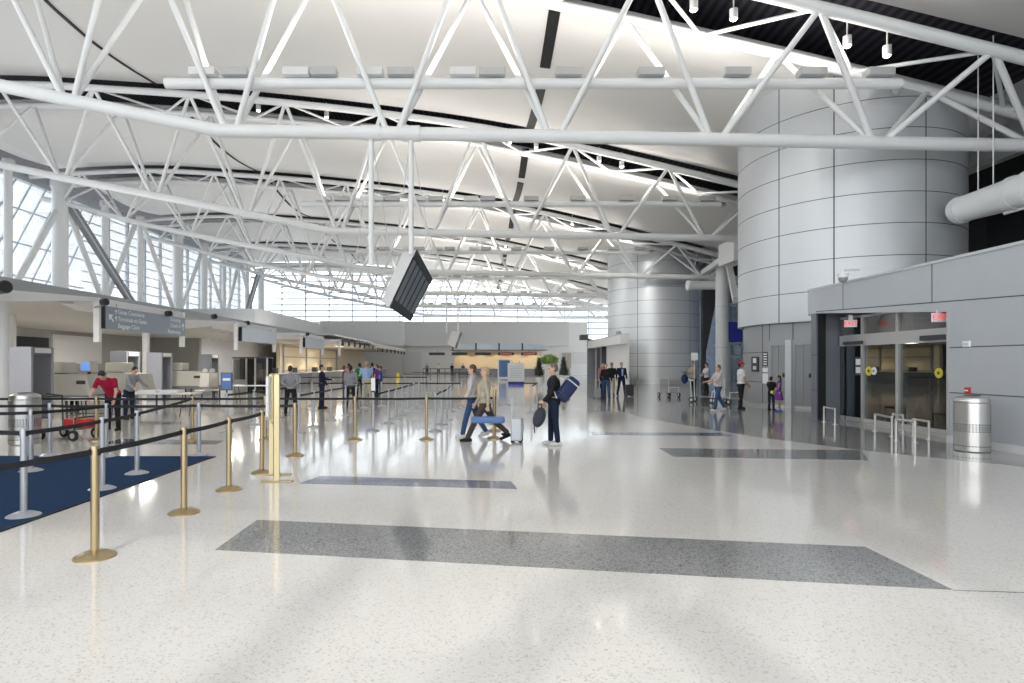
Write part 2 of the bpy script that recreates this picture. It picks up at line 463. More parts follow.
for k in range(6):                                               # the light those boxes throw on the ceiling
    ld = bpy.data.lights.new('uplight', 'AREA'); ld.shape = 'RECTANGLE'; ld.size = 22; ld.size_y = 0.3; ld.energy = 650; ld.color = (1, 0.95, 0.88)
    lo = bpy.data.objects.new('uplight', ld); lo.location = (1.6, T[k], 11.3); lo.rotation_euler = (PI, 0, 0); col.objects.link(lo)

# spotlights in the roof slots
def make_spot():
    t = thing('spotlight', '', 'spotlight', (0, 0, 0), 0, 'spotlights in the roof slots')
    MB().bar((0, 0, 0.1), (0, 0, 0.42), 0.13, n=16).build('can', 'white', t, 60)
    MB().bar((0, 0, 0.42), (0, 0, 0.95), 0.025, n=8).build('hanger', 'steel_white', t)
    MB().ball((0, 0, 0.09), (0.085, 0.085, 0.05), 12, 8).build('bulb', 'bulb', t, 179)
    return t
sp0 = make_spot(); first = True
SX = {0: [(6.9, 0), (8.2, 1), (11.9, 0), (13.2, 1)], 1: [(-12.8, 1), (-8.9, 0), (1.6, 0), (3.1, 0), (6.7, 0), (8.0, 1)], 2: [(-9.6, 1), (-3.2, 0), (2.4, 0), (7.4, 1), (11.5, 0)], 3: [(-6.0, 1), (2.5, 0), (8.0, 0)]}
nm = ['nearest', 'second', 'third', 'fourth']
for k, L in SX.items():
    for j, (x, lit) in enumerate(L):
        o = sp0 if first else copy_tree(sp0); first = False
        o.location = (x, T[k], topz(x) - 0.15)
        o['label'] = 'white can spotlight, %s from the left in the %s roof slot' % (ORD[j], nm[k])

# ------------------------------------------------------------------ left window wall
XW = -36.5
wy0, wy1 = -8, 91
struct(MB().box(XW - .3, XW, wy0, wy1, 0, 7.2).build('wall_left', 'wall'))
w = MB().box(XW - .02, XW + .02, wy0, wy1, 7.2, 16.4).build('window_1', 'glass'); struct(w)
m = MB()
y = 47.5
while y > wy0 + 3: y -= 3.05
while y < wy1:
    if y > 55: m.box(XW - .12, XW + .12, y - .11, y + .11, 7.2, 16.6)
    y += 3.05
for j in range(10):
    z = 7.4 + .93 * j
    m.box(XW - .06, XW + .06, 53, wy1, z - .045, z + .045)
for z in (8.6, 11.2, 13.9):
    m.box(XW - .06, XW + .06, wy0, 53, z - .05, z + .05)
for j in range(34):                                              # raking mullions of the nearer bays
    ya = 3.5 + 1.55 * j
    if ya > 55: break
    m.sbar((XW, ya - 5.2, 7.2), (XW, ya + .2, 16.4), .06, .10)
m.box(XW - .2, XW + .25, wy0, wy1, 16.2, 17.0)
struct(m.build('window_2', 'mullion'))
col_lab = 'white round window wall column, %s from the front'
XC = -34.6
for j, (px, r) in enumerate([(8, .28), (60, .58), (105, .30), (140, .26), (178, .55), (204, .42), (224, .30), (247, .30), (261, .5)]):
    Y = -XC * F / (CX - px)
    t = thing('column', col_lab % ORD[j], 'column', (XC, Y, 0), 0, 'columns of the left window wall')
    MB().bar((0, 0, 0), (0, 0, topz(XC) - .4), r, n=20).build('shaft', 'steel_white', t, 60)
    MB().bar((0, 0, topz(XC) - .6), (0, 0, topz(XC) - .1), r + .12, n=20).build('cap', 'steel_white', t, 60)
bl = ['white slanting brace tube left of the wide front column', 'white slanting brace tube right of the wide front column', 'white slanting brace left of the third window column', 'white slanting brace right of the third window column', 'white slanting brace left of the sixth window column', 'white slanting brace right of the sixth window column', 'white slanting brace by the far corner, leaning left', 'white slanting brace by the far corner, leaning right']
for j, (a, b) in enumerate([((60, 205), (15, 285)), ((66, 205), (102, 300)), ((136, 222), (106, 300)), ((143, 224), (174, 312)), ((202, 252), (180, 312)), ((206, 258), (224, 312)), ((238, 266), (228, 310)), ((242, 268), (252, 312))]):
    pa, pb = PX(*a, XC), PX(*b, XC)
    pb2 = pa + (pb - pa) * 1.35
    tag(MB().bar(pa, pb2, .24, n=14).build('brace', 'steel_white', smooth=60), bl[j], 'brace', 'braces of the window wall')
for j, (a, b, l) in enumerate([((70, 205), (130, 300), 'broad dark-edged diagonal girder crossing the left window wall'), ((258, 275), (245, 320), 'dark-edged diagonal girder at the far corner of the windows')]):
    t = thing('diagonal_girder', l, 'girder', PX(*a, XC + .5))
    q = PX(*b, XC + .5) - PX(*a, XC + .5)
    for s_ in (-.45, .45):
        MB().sbar((0, s_, 0), q * 1.2 + Vector((0, s_, 0)), .3, .22).build('flange', 'concrete', t)
    MB().sbar((0, 0, 0), q * 1.2, .12, .8).build('web_plate', 'mullion', t)

# ------------------------------------------------------------------ far end
YF = 88
struct(MB().box(-23.6, 16, YF, YF + .4, 0, 8.05).build('wall_far', 'wall_light'))
struct(MB().box(-24, (405 - CX) / F * YF, YF - 2.2, YF + .1, 4.4, 8.05).build('trim_50', 'wall_light'))
struct(MB().box((405 - CX) / F * YF, (568 - CX) / F * YF, YF - .9, YF + .1, 4.4, 8.05).build('trim_51', 'wall'))
struct(MB().box(-23.9, -23.4, 61, YF, 0, 7.5).build('wall_left_far', 'wall_light'))
struct(MB().box(-32, -23.9, 61, 61.4, 0, 7.5).build('wall_left_return', 'wall'))
YG = 96
struct(MB().box(-37, 22, YG, YG + .04, 0, 17).build('window_3', 'glass'))
m = MB()
for i in range(16): m.box(-37 + 3.9 * i - .07, -37 + 3.9 * i + .07, YG - .12, YG + .12, 0, 17)
for j in range(14): m.box(-37, 22, YG - .08, YG + .08, 5.5 + j * .98, 5.5 + j * .98 + .19)
struct(m.build('window_4', 'mullion_dark'))
struct(MB().box(-60, 60, 97, 140, -.4, -.2).build('ground', 'outdoor'))

# ticket hall at the far end
XA, XB = P(453, 0, 76).x, P(545, 0, 76).x
struct(MB().box(XA, XB, 80, 80.2, 0, 3.6).build('trim_52', 'warmwall'))
c = thing('ticket_counter', 'long far ticket counter beneath the row of five display screens', 'counter', ((XA + XB) / 2, 77, 0))
hx = (XB - XA) / 2
MB().box(-hx, hx, -.35, .35, 0, 1.05).build('body', 'midgrey', c)
MB().box(-hx, hx, -.5, .4, 1.05, 1.12).build('worktop', 'white', c)
c = thing('counter_canopy', 'pale glazed canopy strip over the far ticket counter', 'canopy', ((XA + XB) / 2, 76.5, 3.45))
MB().box(-hx - .3, hx + .3, -1, 3.4, 0.0, .12).build('soffit', 'midgrey', c)
for i in range(4):
    x0 = -hx + 2 * hx * i / 4
    MB().box(x0 + .1, x0 + 2 * hx / 4 - .1, -1.05, -.98, .12, .85).build('valance', 'sign_pale', c)
    MB().box(x0 - .1, x0 + .1, -1.1, -.95, 0, .95).build('bracket', 'darkgrey', c)
for i, pxc in enumerate([437, 459.5, 483, 506, 529]):
    X = (pxc - CX) / F * 77
    t = thing('display_screen', ['dark blank display over the far counter, leftmost of the five', 'dark blank display over the far counter, second from the left', 'dark blank display over the far counter, middle of the five', 'far counter display with red lettering, left of the two lit', 'far counter display with red lettering, rightmost of the five'][i], 'screen', (X, 77, 2.85), 0, 'displays over the far counter')
    MB().box(-1.05, 1.05, -.08, .08, 0, .36).build('housing', 'darkgrey', t)
    MB().box(-.98, .98, -.1, -.075, .05, .31).build('panel', 'screen_dark', t)
    if i > 2:
        for k in range(5): MB().box(-.75 + .31 * k, -.5 + .31 * k, -.12, -.098, .11, .25).build('lettering', 'led_red', t)
    MB().bar((0, .02, .36), (0, .02, .6), .03).build('hanger', 'darkgrey', t)
for i in range(5):
    ld = bpy.data.lights.new('counter lamp', 'SPOT'); ld.energy = 90; ld.color = (1, .78, .5); ld.spot_size = R(110); ld.shadow_soft_size = .15
    lo = bpy.data.objects.new('counter lamp', ld); lo.location = (XA + (XB - XA) * (i + .5) / 5, 78.3, 3.3); lo.rotation_euler = (R(25), 0, 0); col.objects.link(lo)
# doors on the end wall
def flat_door(n, px0, px1, ytop, m, mf):
    x0, x1 = (px0 - CX) / F * YF, (px1 - CX) / F * YF
    z = EYE + (CY - ytop) / F * YF
    d = struct(MB().box(x0 - .15, x1 + .15, YF - .12, YF - .02, 0, z + .15).build('door_%d' % n, mf))
    MB().box(x0, (x0 + x1) / 2 - .02, YF - .2, YF - .1, 0, z).build('door_leaf', m, d)
    MB().box((x0 + x1) / 2 + .02, x1, YF - .2, YF - .1, 0, z).build('door_leaf', m, d)
    MB().box((x0 + x1) / 2 - .15, (x0 + x1) / 2 - .08, YF - .28, YF - .19, .95, 1.15).build('door_handle', 'stainless', d)
flat_door(1, 404, 420, 353.5, 'wall', 'wall')
flat_door(2, 562, 571, 353, 'dooropaque', 'wall_light')
MB_ = MB().box((573 - CX) / F * YF, (590 - CX) / F * YF, YF - .1, YF, 1.7, 3.5).build('trim_53', 'wall'); struct(MB_)

# ------------------------------------------------------------------ silver drums
def drum_mesh(name, c, r, z0, z1, vj, hj, m, parent, a0=R(150), a1=R(330)):
    """curved wall of panels; joints are narrow recessed strips"""
    jw = 0.022 / r
    cuts = sorted(a for a in vj if a0 < a < a1)
    spans = []; prev = a0
    for a in cuts:
        spans.append((prev, a - jw, 0)); spans.append((a - jw, a + jw, 1)); prev = a + jw
    spans.append((prev, a1, 0)); spans.append((a1, a0 + 2 * PI, 0))
    zs = []; prev = z0
    for z in sorted(hj):
        if z0 + .05 < z < z1 - .05:
            zs.append((prev, z - .014, 0)); zs.append((z - .014, z + .014, 1)); prev = z + .014
    zs.append((prev, z1, 0))
    mb = MB()
    for s0, s1, j in spans:
        n = max(1, int((s1 - s0) / R(3)))
        for i in range(n):
            b0, b1 = s0 + (s1 - s0) * i / n, s0 + (s1 - s0) * (i + 1) / n
            for q0, q1, jz in zs:
                mb.mi = 1 if (j or jz) else 0
                k = len(mb.bm.faces)
                pts = [(c[0] + r * math.cos(b0), c[1] + r * math.sin(b0), q0), (c[0] + r * math.cos(b1), c[1] + r * math.sin(b1), q0), (c[0] + r * math.cos(b1), c[1] + r * math.sin(b1), q1), (c[0] + r * math.cos(b0), c[1] + r * math.sin(b0), q1)]
                f = mb.bm.faces.new([mb.bm.verts.new(p) for p in pts]); f.material_index = mb.mi
    mb.mi = 0
    for z in (z0, z1):
        mb.face([(c[0] + r * math.cos(2 * PI * i / 90), c[1] + r * math.sin(2 * PI * i / 90), z) for i in range(90)])
    bmesh.ops.remove_doubles(mb.bm, verts=mb.bm.verts[:], dist=.0004)
    for v in mb.bm.verts:
        if v.co.z > 9: v.co.z = min(v.co.z, topz(v.co.x) + .12)
    return mb.build(name, [m, 'joint'], parent, 30)
def hit(c, r, px):                                              # where a sight line first meets a drum: its angle and depth
    k = (px - CX) / F
    A = k * k + 1; B = -2 * (k * c[0] + c[1]); C = c[0] ** 2 + c[1] ** 2 - r * r
    disc = B * B - 4 * A * C
    if disc < 0: return None
    d = (-B - math.sqrt(disc)) / (2 * A)
    return math.atan2(d - c[1], k * d - c[0]) % (2 * PI), d
DC, DR = (15.0, 24.1), 4.0
a_, d833 = hit(DC, DR, 833)
rings = [EYE + (CY - y) / F * d833 for y in (106, 135.5, 166.6, 197.2, 227.5, 258.6, 290)]
vj = [hit(DC, DR, p)[0] for p in (779, 834, 926)]
t = thing('silver_drum', 'large silver panelled drum rising above the glass doorway at right', 'drum', (0, 0, 0), 0, 'silver panelled drums')
ZD0, ZD1 = 3.26, 12.75
drum_mesh('upper_shell', DC, DR, ZD0, ZD1, vj, rings, 'drum', t)
drum_mesh('lift_core', DC, DR - .22, 0, ZD0, [hit(DC, DR - .22, p)[0] for p in (762.5, 769.5, 793)], [.95, 2.15], 'core', t)
MB().arc(DC, DR - .25, DR - .17, R(150), R(300), 0, .1, 40).build('skirting', 'frame', t, 30)
t2 = thing('silver_drum', 'far silver panelled drum standing in the middle distance at right', 'drum', (0, 0, 0), 0, 'silver panelled drums')
DC2 = (15.5, 52.7)
drum_mesh('upper_shell', DC2, DR, 0.35, ZD1, [hit(DC2, DR, p)[0] for p in (637.5, 690)], [0.35 + 1.12 * i for i in range(1, 11)], 'drum', t2)
MB().bar((*DC2, 0), (*DC2, .36), DR - .06, n=72).build('skirting', 'frame', t2, 60)

# lifts in the near drum
def lift(px0, px1, label, sgn):
    r = DR - .22
    a0, a1 = hit(DC, r, px0)[0], hit(DC, r, px1)[0]
    t = thing('elevator', label, 'elevator', (0, 0, 0), 0, 'lifts in the near drum')
    pad = .18 / r
    n = 6
    MB().arc(DC, r - .1, r + .05, a0 - pad, a0, 0, 2.55, 3).build('door_frame', 'core', t, 30)
    MB().arc(DC, r - .1, r + .05, a1, a1 + pad, 0, 2.55, 3).build('door_frame', 'core', t, 30)
    MB().arc(DC, r - .1, r + .05, a0 - pad, a1 + pad, 2.4, 2.6, 8).build('door_head', 'core', t, 30)
    am = (a0 + a1) / 2
    MB().arc(DC, r - .1, r + .02, a0, am - .002, 0.02, 2.4, 6).build('door_leaf', 'concrete', t, 30)
    MB().arc(DC, r - .1, r + .02, am + .002, a1, 0.02, 2.4, 6).build('door_leaf', 'concrete', t, 30)
    MB().ball((DC[0] + (r + .03) * math.cos(am + .06), DC[1] + (r + .03) * math.sin(am + .06), 1.25), (.05, .05, .09)).build('call_plate', 'darkgrey', t)
lift(772.5, 785.5, 'grey lift doorway behind the two children', 1)
lift(796, 812, 'grey lift doorway half hidden by the doorway pillar', -1)
def on_drum(name, label, cat, px0, px1, z0, z1, m, out=.05):
    r = DR - .22
    a0, a1 = hit(DC, r, px0)[0], hit(DC, r, px1)[0]
    return tag(MB().arc(DC, r - .02, r + out, a0, a1, z0, z1, 5).build(name, m, smooth=30), label, cat)
s_ = on_drum('notice_sign', 'black notice sign on the lift core left of the children', 'sign', 752.5, 759, 1.36, 1.98, 'darkgrey')
r = DR - .22
aa, bb = hit(DC, r, 754.2)[0], hit(DC, r, 757.4)[0]
MB().arc(DC, r, r + .056, aa, bb, 1.72, 1.92, 3).build('pictogram', 'white', s_)
MB().arc(DC, r, r + .056, aa, bb, 1.45, 1.6, 3).build('text_lines', 'mullion', s_)
s_ = on_drum('directory_board', 'dark lift directory board with pale rows, upper right of the black notice', 'sign', 764, 768.5, 1.6, 2.15, 'darkgrey')
aa, bb = hit(DC, r, 764.6)[0], hit(DC, r, 768)[0]
for k in range(5): MB().arc(DC, r, r + .056, aa, bb, 1.65 + .1 * k, 1.7 + .1 * k, 3).build('row', 'white', s_)
on_drum('paper_notice', 'white paper notice under the lift directory, upper one', 'notice', 763.5, 769, 1.36, 1.52, 'white')
on_drum('paper_notice', 'white paper notice under the lift directory, lower tall one', 'notice', 763.5, 769, .9, 1.3, 'white')
# bright pillar between lifts
on_drum('lift_pillar', 'bright silver pillar panel between the two lift doorways', 'pillar', 787, 793, 0, 2.6, 'drum', .12)

# ------------------------------------------------------------------ right vestibule
XV = 10.0
def YX(px): return XV * F / (px - CX)
yA, yO0, yO1, yE = -8, YX(948), YX(816), YX(806.5)
ZV = 3.9
zt0, zt1 = 2.80, 3.2
def vwall(name, poly, m, th=.3):
    return struct(MB().prism([(XV, y, z) for y, z in poly], (th, 0, 0)).build(name, m))
vwall('wall_right', [(yA, 0), (yO0, 0), (yO0, ZV), (yA, ZV)], 'panel_grey')
struct(MB().prism([(XV, yO0, zt0), (XV, yO1, zt1), (XV, yO1, ZV), (XV, yO0, ZV)], (.9, 0, 0)).build('wall_right_fascia', 'panel_grey'))
struct(MB().box(XV, XV + .28, yO1, yE - .25, 0, zt1).build('wall_right_pier', 'panel_dark'))
m = MB()                                                        # rounded end of the fascia
n = 12
pts = [(XV, yO1)] + [(XV + .9 - .9 * math.cos(PI / 2 * i / n), yE - .9 + .9 * math.sin(PI / 2 * i / n) + .6) for i in range(n + 1)] + [(XV + 3.5, yE + .6), (XV + 3.5, yO1)]
m.prism([(x, y, zt1) for x, y in pts], (0, 0, ZV - zt1))
struct(m.build('wall_right_nose', 'panel_grey', smooth=30))
m = MB().prism([(x - .03 if x < XV + 3 else x, y, ZV) for x, y in pts], (0, 0, .06))
m.box(XV - .03, XV + 12, yA, yO1 + .01, ZV, ZV + .06)
struct(m.build('trim_60', 'drum'))
# panel joints on the wall (recess strips standing a hair proud of nothing else)
m = MB()
for z in (2.03, 1.07): m.box(XV - .004, XV + .01, yA, yO0, z - .012, z + .012)
m.prism([(XV - .004, 4, 2.63), (XV - .004, yO1, 3.235), (XV - .004, yO1, 3.26), (XV - .004, 4, 2.655)], (.014, 0, 0))
m.box(XV - .004, XV + .01, YX(932) - .012, YX(932) + .012, zt0 + .24, ZV)
m.box(XV - .004, XV + .01, YX(843) - .01, YX(843) + .01, 3.2, ZV)
m.box(XV - .004, XV + .01, YX(1100), YX(1100) + .03, 0, ZV)
struct(m.build('trim_61', 'joint'))
struct(MB().box(XV - .03, XV + .02, yA, yO0, 0, .16).build('baseboard_right', 'wall_light'))
m = MB()
for z in (.9, 1.95):
    m.box(XV - .004, XV + .3, yO1 - .004, yE - .25, z - .01, z + .01)
struct(m.build('trim_62', 'joint'))
struct(MB().box(XV + .05, XV + .28, yO1 - .025, yO1 + .01, 0, zt1 - .02).build('trim_66', 'black'))
# inside of the vestibule
XI = 14.8
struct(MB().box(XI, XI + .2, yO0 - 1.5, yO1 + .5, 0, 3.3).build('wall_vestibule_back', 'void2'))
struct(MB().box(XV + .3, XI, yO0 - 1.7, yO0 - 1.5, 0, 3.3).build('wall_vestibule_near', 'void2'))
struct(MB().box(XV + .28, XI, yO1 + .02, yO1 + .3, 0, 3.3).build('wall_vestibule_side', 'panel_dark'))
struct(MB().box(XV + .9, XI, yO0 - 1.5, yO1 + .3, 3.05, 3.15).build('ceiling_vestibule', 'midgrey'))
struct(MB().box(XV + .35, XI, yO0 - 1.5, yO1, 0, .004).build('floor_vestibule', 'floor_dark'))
# glass sliding doors, standing a little behind the wall face
XD = 10.75
def YD(px): return XD * F / (px - CX)
d0, d1 = yO0 - .9, yO1 - .05
fr = struct(MB().box(XD - .08, XD + .08, d0, d1, 2.2, 2.52).build('door_3', 'frame'))
MB().box(XD - .02, XD + .02, d0, d1, 2.52, 3.05).build('transom_glass', 'glass_dark', fr)
MB().box(XD - .06, XD + .06, d0, d1, 3.0, 3.06).build('head_rail', 'frame', fr)
MB().box(XD - .09, XD + .05, d0, d1, 0, .05).build('threshold', 'stainless', fr)
for px, wd in ((828, .045), (864, .035), (899.5, .05)):
    yy = YD(px)
    MB().box(XD - .07, XD + .05, yy - wd, yy + wd, 0, 3.05).build('mullion', 'frame', fr)
cuts = [d0, YD(899.5), YD(864), YD(846), YD(828), d1]
for p0, p1 in zip(cuts, cuts[1:]):
    g = MB().box(XD - .015, XD + .015, min(p0, p1) + .05, max(p0, p1) - .05, .05, 2.2).build('glass_panel', 'glass_door', fr)
    MB().box(XD - .03, XD + .03, min(p0, p1) + .04, max(p0, p1) - .04, .05, .15).build('bottom_rail', 'frame', g)
MB().box(XD - .16, XD - .08, YD(866), YD(848), 2.24, 2.33).build('door_sensor', 'darkgrey', fr)
MB().box(XD - .16, XD - .08, d0, YD(926), 2.24, 2.36).build('door_sensor', 'darkgrey', fr)
def decal(px, py, m, sz=.11, inner=None):
    p = PX(px, py, XD - .02)
    o = MB().bar((p.x - .012, p.y, p.z), (p.x + .002, p.y, p.z), sz, n=20).build('decal', m, fr)
    if inner: MB().bar((p.x - .016, p.y, p.z), (p.x - .01, p.y, p.z), sz * .32, n=16).build('symbol', inner, o)
decal(869, 371, 'yellow', .13, 'darkgrey'); decal(874, 371, 'white', .11, 'kiosk_blue'); decal(939, 373, 'yellow', .12, 'darkgrey')
p = PX(858.5, 366, XD - .02)
MB().box(p.x - .01, p.x, p.y - .14, p.y + .14, p.z - .26, p.z + .26).build('decal', 'darkgrey', fr)
MB().box(p.x - .014, p.x - .008, p.y - .1, p.y + .1, p.z + .03, p.z + .2).build('decal', 'white', fr)
MB().box(p.x - .014, p.x - .008, p.y - .1, p.y + .1, p.z - .2, p.z - .03).build('decal', 'white', fr)
struct(MB().box(XV - .012, XV + .3, yO0 - .04, yO0 + .03, 0, zt0).build('trim_63', 'frame'))

def exit_sign(p, label, parent_drop, rz=0):
    t = thing('exit_sign', label, 'exit sign', p, rz, 'exit signs over the sliding doors')
    MB().box(-.15, .15, -.03, .03, -.1, .1).build('face', 'white', t)
    mw = Matrix.Translation((0, -.034, 0)) @ Matrix.Rotation(PI / 2, 4, 'X')
    text_mesh('lettering', 'EXIT', .165, 'exitred', t, mw, 'CENTER')
    MB().box(-.05, .05, -.02, .02, .1, .1 + parent_drop).build('bracket', 'white', t)
exit_sign(P(850.5, 323.5, 16.2), 'white and red EXIT sign hanging at the left of the doorway', .14, R(-20))
exit_sign(P(939, 317.5, 12.75), 'white and red EXIT sign at the right edge of the doorway', .06)

# guard hoops before the doors
def hoop(a, b, h, label):
    a, b = Vector(a), Vector(b)
    t = thing('guard_hoop', label, 'guard rail', a, 0, 'guard hoops before the sliding doors')
    q = b - a; r = .028
    MB().path([(0, 0, 0), (0, 0, h), q + Vector((0, 0, h)), q], r, 10).build('hoop', 'stainless', t, 60)
    for k in (Vector((0, 0, 0)), q): MB().bar(k, k + Vector((0, 0, .02)), .06, n=14).build('foot', 'stainless', t)
hoop(G(875, 431.5), G(892, 436.5), .44, 'low steel guard hoop before the doors, left one of the middle pair')
hoop(G(896, 440.5), G(915, 443), .46, 'low steel guard hoop before the doors, right one of the middle pair')
hoop(G(893, 431.5), G(903, 433.5), .44, 'low steel guard hoop standing behind the middle pair by the glass')
hoop(G(824, 422.3), G(835, 424.8), .44, 'low steel guard hoop beside the dark doorway pillar')
hoop(G(913, 436.5), G(929, 439.5), .4, 'low steel guard hoop close to the right door leaf')

# small wall fittings
def fitting(name, label, cat, p, sz, m, kids=()):
    o = MB().box(-.04, 0.0, -sz[0] / 2, sz[0] / 2, -sz[1] / 2, sz[1] / 2).build(name, m, bevel=.006)
    o.location = p; tag(o, label, cat)
    for nme, s2, m2 in kids: MB().box(-.055, -.035, -s2[0] / 2, s2[0] / 2, -s2[1] / 2, s2[1] / 2).build(nme, m2, o)
fitting('fire_alarm', 'red fire alarm call point on the wall above the steel bin', 'alarm', PX(968.5, 390.5, XV), (.12, .13), 'red', [('pull_bar', (.07, .025), 'white')])
fitting('card_reader', 'small white plate on the grey wall right of the doorway', 'wall plate', PX(967.5, 344, XV), (.17, .12), 'white', [('window', (.1, .03), 'mullion')])
p = PX(843, 277, XV - .3)
t = thing('dome_camera', 'white dome security camera bracketed on the vestibule top edge', 'camera', p)
MB().bar((0, 0, .1), (0, 0, -.02), .13, n=20).build('housing', 'white', t, 60)
MB().ball((0, 0, -.04), (.115, .115, .12)).build('dome', 'midgrey', t, 179)
MB().path([(0, 0, .08), (0, 0, .2), (.45, 0, .2)], .03).build('bracket', 'steel_white', t)

# roof-side things right of the drum
struct(MB().box(20.2, 20.6, 8, 60, 9.67, 14).build('wall_right_upper', 'wall_light'))
struct(MB().box(12.2, 12.5, -9, 8.2, 3.96, 13.5).build('light_blocker_right', 'concrete'))  # unseen wall added to keep light off the near drum's right side
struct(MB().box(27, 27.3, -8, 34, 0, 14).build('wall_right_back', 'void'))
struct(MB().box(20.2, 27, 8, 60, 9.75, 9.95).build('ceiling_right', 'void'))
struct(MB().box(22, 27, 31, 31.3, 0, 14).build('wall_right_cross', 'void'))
def duct(y0, y1, c, r0, r1, label):
    t = thing('air_duct', label, 'duct', (c[0], y1, c[1]), 0, 'round white air ducts')
    L = y1 - y0
    MB().bar((0, 0, 0), (.25, -L, 0), r0, r1, 28).build('pipe', 'steel_white', t, 60)
    for f in (.02, .3, .38, .75):
        rr = r0 + (r1 - r0) * f + .035
        MB().bar((.25 * f, -L * f, 0), (.25 * f + .005, -L * f - .14, 0), rr, n=28).build('collar', 'steel_white', t, 60)
    for f in (.12, .2, .5, .85):
        MB().bar((.25 * f, -L * f, r0), (.25 * f, -L * f, 5.2), .018, n=6).build('hanger_rod', 'steel_white', t)
    MB().bar((.1, -L * .25, -r0 - .1), (.25, -L, -r0 - .1), .05).build('drain_pipe', 'steel_white', t)
duct(13, 19.7, (P(957, 0, 19.7).x, P(0, 211, 19.7).z), .42, .66, 'large white round duct above the vestibule at the right frame edge')
t = thing('air_duct', 'white round duct end between the two silver drums', 'duct', P(687, 285.5, 41))
MB().bar((0, 0, 0), (2.3, 0, .05), .33, n=24).build('pipe', 'steel_white', t, 60)
MB().bar((.05, 0, 0), (.2, 0, 0), .37, n=24).build('collar', 'steel_white', t, 60)
for x in (.4, 1.6): MB().path([(x, 0, .3), (x + .3, 0, 2.4)], .03, 6).build('hanger_rod', 'mullion', t)
tag(MB().bar((18.3, 18.6, 3.9), (21.2, 19.2, 9.8), .42, n=20).build('raking_strut', 'steel_white', smooth=60), 'thick white raking strut rising behind the vestibule roof', 'strut')
# between the drums
t = thing('column', 'pale round column standing between the two silver drums', 'column', (16.55, 40, 0))
MB().bar((0, 0, 0), (0, 0, 8.3), .42, n=28).build('shaft', 'steel_white', t, 60)
for z in (2.8, 5.6): MB().bar((0, 0, z), (0, 0, z + .04), .428, n=28).build('joint_ring', 'mullion', t, 60)
a, b = P(726, 256, 36), P(742, 249, 33.2)
tag(MB().sbar(a, b, .9, 1.3).build('roof_girder', 'steel_white'), 'deep white girder end showing beside the near silver drum', 'girder')
tag(MB().sbar(P(703, 273, 42), P(727, 256, 36), .3, .35).build('raking_strut', 'steel_white'), 'thin white arm falling from the girder end toward the far drum', 'strut')
a, b = P(736, 300, 36), P(728, 262, 39.5)
tag(MB().sbar(a, b, .35, .5).build('raking_strut', 'steel_white'), 'short white raking strut right of the pale column', 'strut')
tag(MB().prism([P(703, 290, 46), P(719, 285, 46), P(706, 352, 46), Vector((P(706, 352, 46).x, 46, .01)), Vector((P(703, 352, 46).x, 46, .01))], (0, .5, 0)).build('shadow_wedge', 'void'), 'dark tapering fin beside the far silver drum', 'shadow')  # deep shadow right of the far drum, built as a dark solid
struct(MB().box(19.5, 24, 56.5, 56.7, 0, 11).build('window_5', 'glass_dim'))
struct(MB().box(23.9, 24, 31.3, 56.5, 0, 11).build('window_6', 'glass_dim'))
m = MB()
for y_ in range(32, 57, 3): m.box(23.7, 24.0, y_ - .1, y_ + .1, 0, 11)
for z in (2.4, 3.6, 5.4, 7.4, 9.4): m.box(23.75, 24.0, 31.3, 56.5, z - .08, z + .08)
struct(m.build('window_7', 'mullion'))
p = P(733, 332, 46)
tag(MB().box(p.x - .75, p.x + .75, 46, 46.1, p.z - .8, p.z + .8).build('banner_sign', 'deep_blue'), 'small blue sign hanging behind the pale column', 'sign')
p = P(706.5, 355.5, 38)
t = thing('paper_sign', 'white paper sign held up above the tan-shirted guard', 'sign', (P(694.5, 0, 27).x, 27.0, 0))
MB().box(-.16, .16, -.01, .01, 1.86, 2.2).build('sheet', 'white', t)
MB().bar((0, .02, 0), (0, .02, 1.95), .02).build('stand', 'mullion', t)
MB().bar((0, .02, 0), (0, .02, .03), .17, n=20).build('base', 'mullion', t)

# far vestibule
def YX10(px): return XV * F / (px - CX)
f0, f1, f2 = YX10(621), YX10(601), YX10(587)
struct(MB().box(XV, XV + .6, f0, f2, 3.15, 3.8).build('wall_right_far_fascia', 'white'))
struct(MB().box(XV + .45, XV + .6, f0, f1, 0, 3.25).build('wall_right_far_panel', 'white'))
struct(MB().box(XV + .1, XV + 2, f1, f1 + .3, 0, 3.25).build('wall_right_far_jamb', 'void'))
struct(MB().box(XV + 1.6, XV + 1.8, f1, f2 + 2, 0, 3.25).build('wall_right_far_inner', 'void'))
struct(MB().box(XV - .02, XV + .62, f0, f2, 3.8, 3.86).build('trim_64', 'drum'))
struct(MB().box(XV, XV + 1.6, f2 - .3, f2, 0, 4.0).build('wall_right_far_end', 'panel_dark'))
for px in (590, 595):
    yy = YX10(px)
    struct(MB().box(XV + .5, XV + .6, yy - .08, yy + .08, 0, 3.25).build('trim_%d' % (65 + px - 590), 'frame'))
t = thing('box_camera', 'small black box camera sticking out left of the far doorway', 'camera', P(583.5, 337.5, 54))
MB().box(-.32, .32, -.5, .5, -.24, .24).build('housing', 'darkgrey', t, bevel=.03)
MB().bar((.3, .1, -.1), (1.2, .3, -.3), .06).build('bracket', 'darkgrey', t)
tag(MB().ball(P(618.5, 333, 45), (.22, .22, .18)).build('dome_camera', 'midgrey', smooth=179), 'small grey dome camera on the far drum', 'camera')

